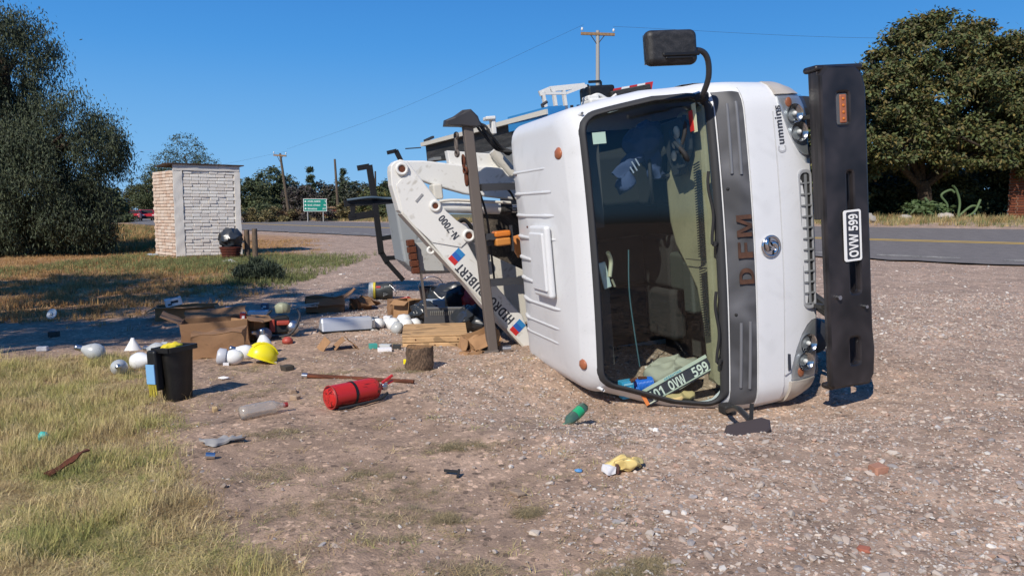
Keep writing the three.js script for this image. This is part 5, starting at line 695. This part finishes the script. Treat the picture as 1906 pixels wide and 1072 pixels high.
// wooden crate of separate boards, on edge
{
  const t = onG(thing('wooden_crate', 'long pale wooden crate with nailed boards', 'crate', [-.83, 0, -8.0], .10), -.005); t.rotation.x = .10; const w = .68, h = .13, d = .50, wg = (a, b, c, x, y, z, o = 0) => { const g = rbox(a, b, c, .005, x, y, z); const u = g.attributes.uv, p = g.attributes.position; for (let i = 0; i < u.count; i++) u.setXY(i, (p.getZ(i) + p.getY(i)) * 1.3 + o, p.getX(i) * .7 + o); return g; };
  for (let k = 0; k < 3; k++) obj('board', wg(w, .018, d / 3 - .004, 0, h + .009, (k - 1) * d / 3, k * .31), M.wood, t); for (let k = 0; k < 2; k++) { obj('board', wg(w - .02, h / 2 - .008, .018, -.005, h / 4 + k * h / 2, d / 2 - .010, k * .2 + .1), std([.80, .72, .66], .8, { map: woodT }), t); obj('board', wg(w - .02, h / 2 - .008, .018, 0, h / 4 + k * h / 2, -d / 2 + .010, k * .5), M.wood, t); } for (const s of [-1, 1]) obj('board', wg(.018, h, d - .042, s * (w / 2 - .010), h / 2, 0, .4), M.woodDark, t);
  for (const [x, y] of [[-.25, .04], [0, .04], [.22, .04], [.24, .10], [-.2, .10]]) obj('nail', new THREE.SphereGeometry(.008, 6, 4).translate(x, y, d / 2), M.rust, t);
}
{ const x = -.84, z = -6.72, t = onG(thing('tree_stump', 'short cut log standing before the wooden crate', 'log', [x, 0, z])); const g = jitter(new THREE.CylinderGeometry(.118, .130, .20, 36, 6, true).translate(0, .10, 0), .010, 9); obj('bark', g, std([.34, .26, .20], .95, { map: barkT }), t); obj('cut_face', jitter(new THREE.CircleGeometry(.116, 30).rotateX(-Math.PI / 2).translate(0, .198, 0), .004, 9), std([.36, .27, .19], .9, { map: woodT }), t); }
carton('split_carton', 'split brown carton under the foot of the truck rack', -.30, -7.72, .42, .34, .18, .24, { flaps: [[0, -1, .2, 1.1], [1, 1, .14, .9]], mat: M.card, crush: .02, rz: .28 }); carton('split_carton', 'flattened carton scrap before the split carton', -.42, -7.42, .9, .18, .03, .13, { flaps: [[0, 1, .1, .3]], mat: M.cardPale, crush: .02 });
tag(obj('metal_can', cyl(.035, .035, .09, 14).rotateZ(Math.PI / 2).rotateY(.3).translate(-.06, gh(-.06, -7.5) + .036, -7.5), M.steel), 'small steel can beneath the rack foot', 'can');
{ const LG = 'small electrical boxes left of the crate'; pack('white flat switch box left of the crate', -1.28, -7.45, .2, .14, .035, .09, M.paper, null); pack('pale grey switch box beside the white one', -1.30, -7.62, -.2, .12, .04, .07, std([.5, .52, .52], .6), null); pack('teal plastic box by the switch boxes', -1.42, -7.58, .4, .08, .05, .07, std([.06, .34, .28], .5), null); pack('dark grey socket box touching the crate', -1.18, -7.6, .1, .08, .05, .07, M.greyDark, null); tag(obj('yellow_scrap', rbox(.03, .05, .02, .005, -.99, gh(-.99, -6.85) + .02, -6.85), M.yellow), 'tiny yellow green plastic bit by the log', 'litter'); }
// bottles and litter
function bottle(label, x, z, turn, mat, cap, k = 1, tilt = Math.PI / 2, dy = .035, lab) { const t = onG(thing('plastic_bottle', label, 'bottle', [x, 0, z], turn), dy); t.rotation.order = 'YXZ'; t.rotation.z = tilt; obj('bottle_body', jitter(lathe([[0, -.13], [.034, -.128], [.037, -.10], [.037, .045], [.033, .066], [.020, .088], [.0135, .10], [.013, .125]], 20).scale(k, k, k), .003, 20), mat, t); obj('cap', cyl(.015 * k, .015 * k, .018 * k, 12, 0, .13 * k, 0), cap, t); if (lab) obj('label', cyl(.0385 * k, .0385 * k, .07 * k, 20, 0, -.04 * k, 0), lab, t); return t; }
const clearPet = new THREE.MeshPhysicalMaterial({ color: C(.80, .76, .70), roughness: .18, transmission: .75, thickness: 0 });
bottle('empty dusty clear bottle lying on bare soil', -1.70, -5.03, .75, clearPet, M.redDark, 1.25, -Math.PI / 2, .045, null); bottle('green labelled bottle wedged at the truck cab', .46, -5.45, .9, new THREE.MeshPhysicalMaterial({ color: C(.10, .20, .15), roughness: .2, transmission: .4, thickness: 0 }), std([.02, .30, .12], .4), 1.1, Math.PI * .60, .06, std([.02, .36, .15], .4));
tag(obj('crumpled_sheet', jitter(new THREE.BoxGeometry(.22, .012, .09, 12, 1, 6).rotateY(.5).translate(-1.75, gh(-1.75, -4.42) + .022, -4.42), .02, 11), std([.30, .29, .28], .7)), 'crumpled grey sheet of plastic on the soil', 'litter'); tag(obj('small_can', cyl(.018, .018, .05, 12).rotateZ(1.4).rotateY(.4).translate(-1.71, gh(-1.71, -4.14) + .02, -4.14), M.alu), 'tiny shiny metal piece near the grey sheet', 'litter');
{ const x = .58, z = -3.93, t = onG(thing('foil_packet', 'crumpled yellow packet with a white end on the gravel', 'packet', [x, 0, z], .35)); obj('wrapper', jitter(new THREE.SphereGeometry(1, 30, 18).scale(.115, .036, .06).translate(.03, .035, 0), .026, 14, 2), new THREE.MeshPhysicalMaterial({ color: C(.68, .52, .20), roughness: .35 }), t); obj('white_end', jitter(new THREE.BoxGeometry(.05, .04, .055, 4, 4, 4).translate(-.075, .028, .02), .01, 14), M.paper, t); obj('brown_band', jitter(new THREE.BoxGeometry(.012, .05, .07, 1, 4, 4).translate(-.04, .032, .02), .008, 14), std([.09, .04, .03], .6), t); }
const frag = (label, x, z, s, col, sq = .5, cat = 'brick piece', nm = 'brick_fragment') => tag(obj(nm, jitter(new RoundedBoxGeometry(s, s * sq, s * .8, 3, s * .15).rotateY(rr(0, 3)).translate(x, gh(x, z) + s * sq * .3, z), s * .10, 2.2 / s), std(col, .92, { map: cardT })), label, cat);
frag('pinkish brick piece, largest on the gravel', 1.97, -3.93, .085, [.56, .33, .26], .6); frag('red brick chip near the edge of the gravel', 1.45, -2.97, .05, [.52, .21, .16], .4); frag('grey rounded stone beside a pebble by the extinguisher', -1.70, -5.72, .07, [.45, .38, .32], .6, 'stone', 'stone'); frag('pale stone left of the red extinguisher', -1.62, -5.5, .07, [.52, .44, .36], .55, 'stone', 'stone'); frag('dark dusty lump between the pipe and hard hat', -2.0, -6.58, .10, [.09, .085, .075], .6, 'stone', 'stone'); frag('cream coloured pebble near the clear bottle', -2.08, -5.15, .045, [.7, .58, .36], .9, 'stone', 'stone'); frag('flat round grey stone sunk in the soil', .03, -3.62, .07, [.42, .36, .31], .35, 'stone', 'stone'); frag('bluish white quartz flake on the bare soil', .10, -3.16, .045, [.74, .74, .72], .4, 'stone', 'stone');
tag(obj('rust_strip', jitter(new THREE.BoxGeometry(.035, .008, .24, 2, 1, 10).rotateX(.28).rotateY(-.35).translate(-2.38, gh(-2.38, -3.92) + .06, -3.92), .012, 8), M.rust), 'rusty curved metal strip in the grass', 'scrap'); tag(obj('teal_cap', jitter(new THREE.SphereGeometry(.03, 14, 10).translate(-2.88, gh(-2.88, -4.5) + .03, -4.5), .004, 30), std([.06, .48, .42], .5)), 'small teal plastic cap in the grass', 'litter'); tag(obj('black_bracket', [bar([-.36, gh(-.36, -3.88) + .02, -3.87], [-.28, gh(-.28, -3.88) + .025, -3.85], .012, .012), bar([-.28, gh(-.28, -3.86) + .03, -3.86], [-.285, gh(-.28, -3.9) + .01, -3.81], .012, .012)], M.rubber), 'bent black plastic clip on the soil', 'litter');
{ const t = onG(thing('white_dish', 'round white lamp reflector dish tilted on the verge', 'dish', [-6.02, 0, -9.75]), .08); t.rotation.set(1.1, 0, .2); obj('dish', lathe([[0, -.02], [.05, -.015], [.07, .0], [.075, .012], [.068, .012], [0, -.008]], 22), M.milk, t); obj('boss', new THREE.SphereGeometry(.022, 10, 8), M.steel, t); }
pack('pale plastic cup lying on the bare track at the verge', -4.75, -7.5, .1, .10, .045, .05, std([.6, .6, .62], .5), null, { name: 'plastic_cup', cat: 'cup' }); pack('dark round tin half buried on the track', -5.15, -8.35, .2, .10, .06, .08, M.greyDark, null, { name: 'round_tin', cat: 'tin' }); tag(obj('blue_chip', jitter(new THREE.SphereGeometry(.02, 8, 6).scale(1, .5, .8).translate(.36, gh(.36, -3.95) + .008, -3.95), .004, 40), std([.10, .28, .55], .5)), 'tiny blue plastic chip near the yellow packet', 'litter'); tag(obj('white_shard', jitter(new THREE.SphereGeometry(.02, 8, 6).scale(1, .8, .8).translate(.98, gh(.98, -5.0) + .01, -5.0), .006, 40), M.paper), 'tiny white plastic shard before the cab', 'litter'); tag(obj('white_shard', jitter(new THREE.SphereGeometry(.03, 8, 6).scale(1.6, .4, .7).translate(-2.42, gh(-2.42, -6.2) + .012, -6.2), .004, 40), M.paper), 'small white plastic piece near the hard hat', 'litter');

// ------------------------------------------------------------------ gravel, grass, weeds
{
  const geos = [0, 1, 2].map(k => { const g = jitter(new THREE.IcosahedronGeometry(1, 0), .28, 1.3, k * 5); g.scale(1, .6, .85); return toCreasedNormals(g, .4); });
  const pal = [[.42, .34, .28], [.50, .42, .35], [.36, .30, .26], [.53, .46, .40], [.35, .30, .27], [.45, .31, .24], [.46, .38, .32], [.40, .27, .21], [.33, .30, .29], [.44, .36, .30], [.38, .31, .26], [.60, .56, .51]];
  const M4 = new THREE.Matrix4(), Q = new THREE.Quaternion(), Eu = new THREE.Euler(), col = new THREE.Color();
  const N = 26000; geos.forEach((g, gi) => {
    const m = new THREE.InstancedMesh(g, std([1, 1, 1], .9), N); let n = 0;
    for (let tries = 0; n < N && tries < N * 12; tries++) {
      const big = rnd(), D = big < .75 ? 2.2 + 10 * rnd() ** 1.5 : 5 + 22 * rnd(), x = rr(-.62, .78) * D, z = -D; const grav = sm(-.5, .9, x - .45 * (z + 5) + .4 + .6 * n2(x * .9, z * .9)), dens = .06 + .94 * grav; if (rnd() > dens * (1 - .92 * grassK(x, z)) * (1 - .9 * dryK(x, z)) || toST(x, z)[0] > edgeS(toST(x, z)[1]) - .9) continue;
      const s = (.0025 + .0085 * rnd() ** 2.0 + (rnd() < .04 ? rr(.004, .017) : 0)) * (D > 8 ? 1.5 : 1), c = pal[Math.floor(rnd() * pal.length)], v = rr(.75, 1.12); Eu.set(rr(-.5, .5), rnd() * 6.28, rr(-.5, .5)); Q.setFromEuler(Eu); M4.compose(V(x, gh(x, z) + s * .12, z), Q, V(s * rr(.8, 1.5), s, s)); m.setMatrixAt(n, M4); m.setColorAt(n, col.setRGB(c[0] * v, c[1] * v, c[2] * v)); n++;
    }
    m.count = n; m.name = numbered('gravel'); m.castShadow = m.receiveShadow = true; tag(stuff(m), 'loose mixed gravel stones over the lot', 'gravel'); scene.add(m);
  });
  console.log('stones');
  const tuft = (nb, h, sp, w, lean) => { const P = [], I = []; for (let b = 0; b < nb; b++) { const a = rnd() * 6.283, r = sp * Math.sqrt(rnd()), bx = Math.cos(a) * r, bz = Math.sin(a) * r, d = rnd() * 6.283, L = lean * rr(.3, 1.3), H = h * rr(.45, 1.15), o = P.length / 3, px = -Math.sin(d) * w, pz = Math.cos(d) * w; for (let k = 0; k < 3; k++) { const t = k / 2, ox = Math.cos(d) * L * t * t, oz = Math.sin(d) * L * t * t, ww = 1 - t * .85; P.push(bx + ox - px * ww, H * t * (1 - .25 * t * L / h), bz + oz - pz * ww, bx + ox + px * ww, H * t * (1 - .25 * t * L / h), bz + oz + pz * ww); if (k) { const q = o + k * 2 - 2; I.push(q, q + 1, q + 2, q + 1, q + 3, q + 2); } } } const g = new THREE.BufferGeometry(); g.setAttribute('position', new THREE.Float32BufferAttribute(P, 3)); g.setIndex(I); g.computeVertexNormals(); return g; };
  function sow(name, label, geo, N, area, dens, cols, sc, mat) { const nc = cols.length; const m = new THREE.InstancedMesh(geo, mat || std([1, 1, 1], .85, { side: THREE.DoubleSide }), N); let n = 0; for (let k = 0; k < N * 14 && n < N; k++) { const [x, z] = area(); if (rnd() > dens(x, z)) continue; const pf = .5 + .32 * n2(x * 1.3 + 31, z * 1.3) + .22 * n2(x * 4.2, z * 4.2 + 17) + rr(-.28, .28), c = cols[Math.max(0, Math.min(nc - 1, Math.floor(pf * nc)))], v = rr(.7, 1.25), s = sc * rr(.6, 1.35); Eu.set(rr(-.12, .12), rnd() * 6.28, rr(-.12, .12)); Q.setFromEuler(Eu); M4.compose(V(x, gh(x, z) - .004, z), Q, V(s, s * rr(.7, 1.2), s)); m.setMatrixAt(n, M4); m.setColorAt(n, col.setRGB(c[0] * v, c[1] * v, c[2] * v)); n++; } m.count = n; m.name = numbered(name); m.castShadow = m.receiveShadow = true; tag(stuff(m), label, 'grass'); scene.add(m); }
  const gcol = [[.34, .24, .12], [.50, .38, .18], [.60, .48, .25], [.54, .43, .19], [.48, .40, .16], [.40, .36, .12], [.31, .30, .09], [.24, .25, .075]], straw = [[.42, .31, .14], [.36, .24, .10], [.48, .36, .18], [.30, .20, .085]], orange = [[.40, .23, .09], [.36, .20, .075], [.44, .28, .12], [.32, .20, .075]], greenish = [[.12, .15, .05], [.16, .18, .06], [.20, .20, .08]];
  const near = () => { const D = 1.9 + 5.8 * rnd() ** 1.25; return [rr(-.80, .2) * D, -D]; };
  const G1 = tuft(10, .050, .04, .0015, .060), G2 = tuft(12, .028, .045, .0014, .06), G3 = tuft(14, .045, .05, .002, .03), G4 = tuft(9, .16, .10, .006, .08);
  const tall = (x, z) => sm(-.1, .55, n2(x * .7 + 20, z * .7) * .5 + n2(x * 2.1, z * 2.1) * .35 + .55 * sm(-1.6, -2.8, x) * sm(-3.2, -4.6, z));
  const G0 = tuft(10, .10, .045, .0018, .07);
  sow('grass', 'yellow green short grass in the near corner', G1, 13000, near, (x, z) => grassK(x, z) ** 1.6 * (.10 + .90 * sm(-.35, .45, n2(x * 2.6 + 7, z * 2.6) * .7 + n2(x * 6.1, z * 6.1 + 3) * .5)), gcol, .72); sow('grass', 'longer yellow grass blades in the near corner', G0, 5000, near, (x, z) => grassK(x, z) ** 1.6 * tall(x, z), gcol, .75); sow('dry_grass', 'flattened straw grass thatch in the near corner', G2, 17000, near, (x, z) => .012 + grassK(x, z) * (.3 + .7 * sm(-.4, .3, n2(x * 3.3, z * 3.3))), straw.concat(gcol), 1.0);
  const weeds = [[-.55, -3.62, .22], [-.62, -3.35, .25], [-.95, -3.4, .3], [-.42, -4.3, .12], [-.25, -4.35, .1], [-.5, -3.05, .18], [.42, -2.75, .17], [.55, -2.85, .10], [.08, -3.4, .05], [-.28, -3.3, .07], [-1.55, -6.35, .16], [-.9, -6.6, .15], [-1.15, -7.9, .18], [-2.05, -5.7, .18], [-2.4, -6.6, .25], [-1.0, -2.85, .2], [-.2, -2.75, .15], [-.75, -3.85, .14], [-1.3, -3.9, .2], [-1.5, -4.6, .16], [-1.25, -5.4, .08]];
  const wk = (x, z) => { let k = 0; for (const [a, b, r] of weeds) { const d = Math.hypot((x - a) * .62, z - b + (x - a) * .25) / r; k = Math.max(k, Math.exp(-d * d * 2.2)); } return k * sm(-.35, .5, n2(x * 9, z * 9)); };
  sow('weeds', 'low dry creeping weeds on the bare soil', G2, 3000, () => { const w = weeds[Math.floor(rnd() * weeds.length)]; return [w[0] + gauss() * w[2] * 1.6, w[1] + gauss() * w[2]]; }, (x, z) => .015 + .8 * wk(x, z), [[.28, .22, .12], [.36, .28, .15], [.22, .19, .10], [.42, .32, .18]], .7);
  sow('verge_grass', 'brown dry grass on the verge beyond the track', G4, 15000, () => { const D = 8.6 + 26 * rnd() ** 1.2; return [rr(-.74, -.1) * D, -D]; }, (x, z) => dryK(x, z) * (.35 + .65 * sm(-.3, .4, n2(x * .9, z * .9))), orange, .55); 
  sow('verge_grass', 'greener grass round the shelter and basket', G4, 7000, () => [rr(-12.5, -4.2), rr(-24.5, -13.5)], (x, z) => Math.exp(-(((x + 7.6) / 2.6) ** 2 + ((z + 20.5) / 2.4) ** 2)) + .8 * Math.exp(-(((x + 5.0) / 1.1) ** 2 + ((z + 15.6) / 1.2) ** 2)) + .3 * sm(-10.5, -12, x), greenish, .75);
  sow('verge_grass', 'rough grass along the far road verge', G4, 9000, () => { const t = rr(-25, 75); return fromST(edgeS(t) + RW + 1.2 + 5.5 * rnd(), t); }, (x, z) => .3 + .7 * sm(-.3, .4, n2(x * .4, z * .4)), greenish.concat(straw), 1.5);
  sow('verge_grass', 'dry grass on the low bank at the bend', G4, 8000, () => { const D = 26 + 50 * rnd(); return [rr(-.62, -.44) * D, -D]; }, (x, z) => toST(x, z)[0] < edgeS(toST(x, z)[1]) - 2 ? .8 : 0, orange.concat(greenish), 1.3);
}
renderer.render(scene, camera);
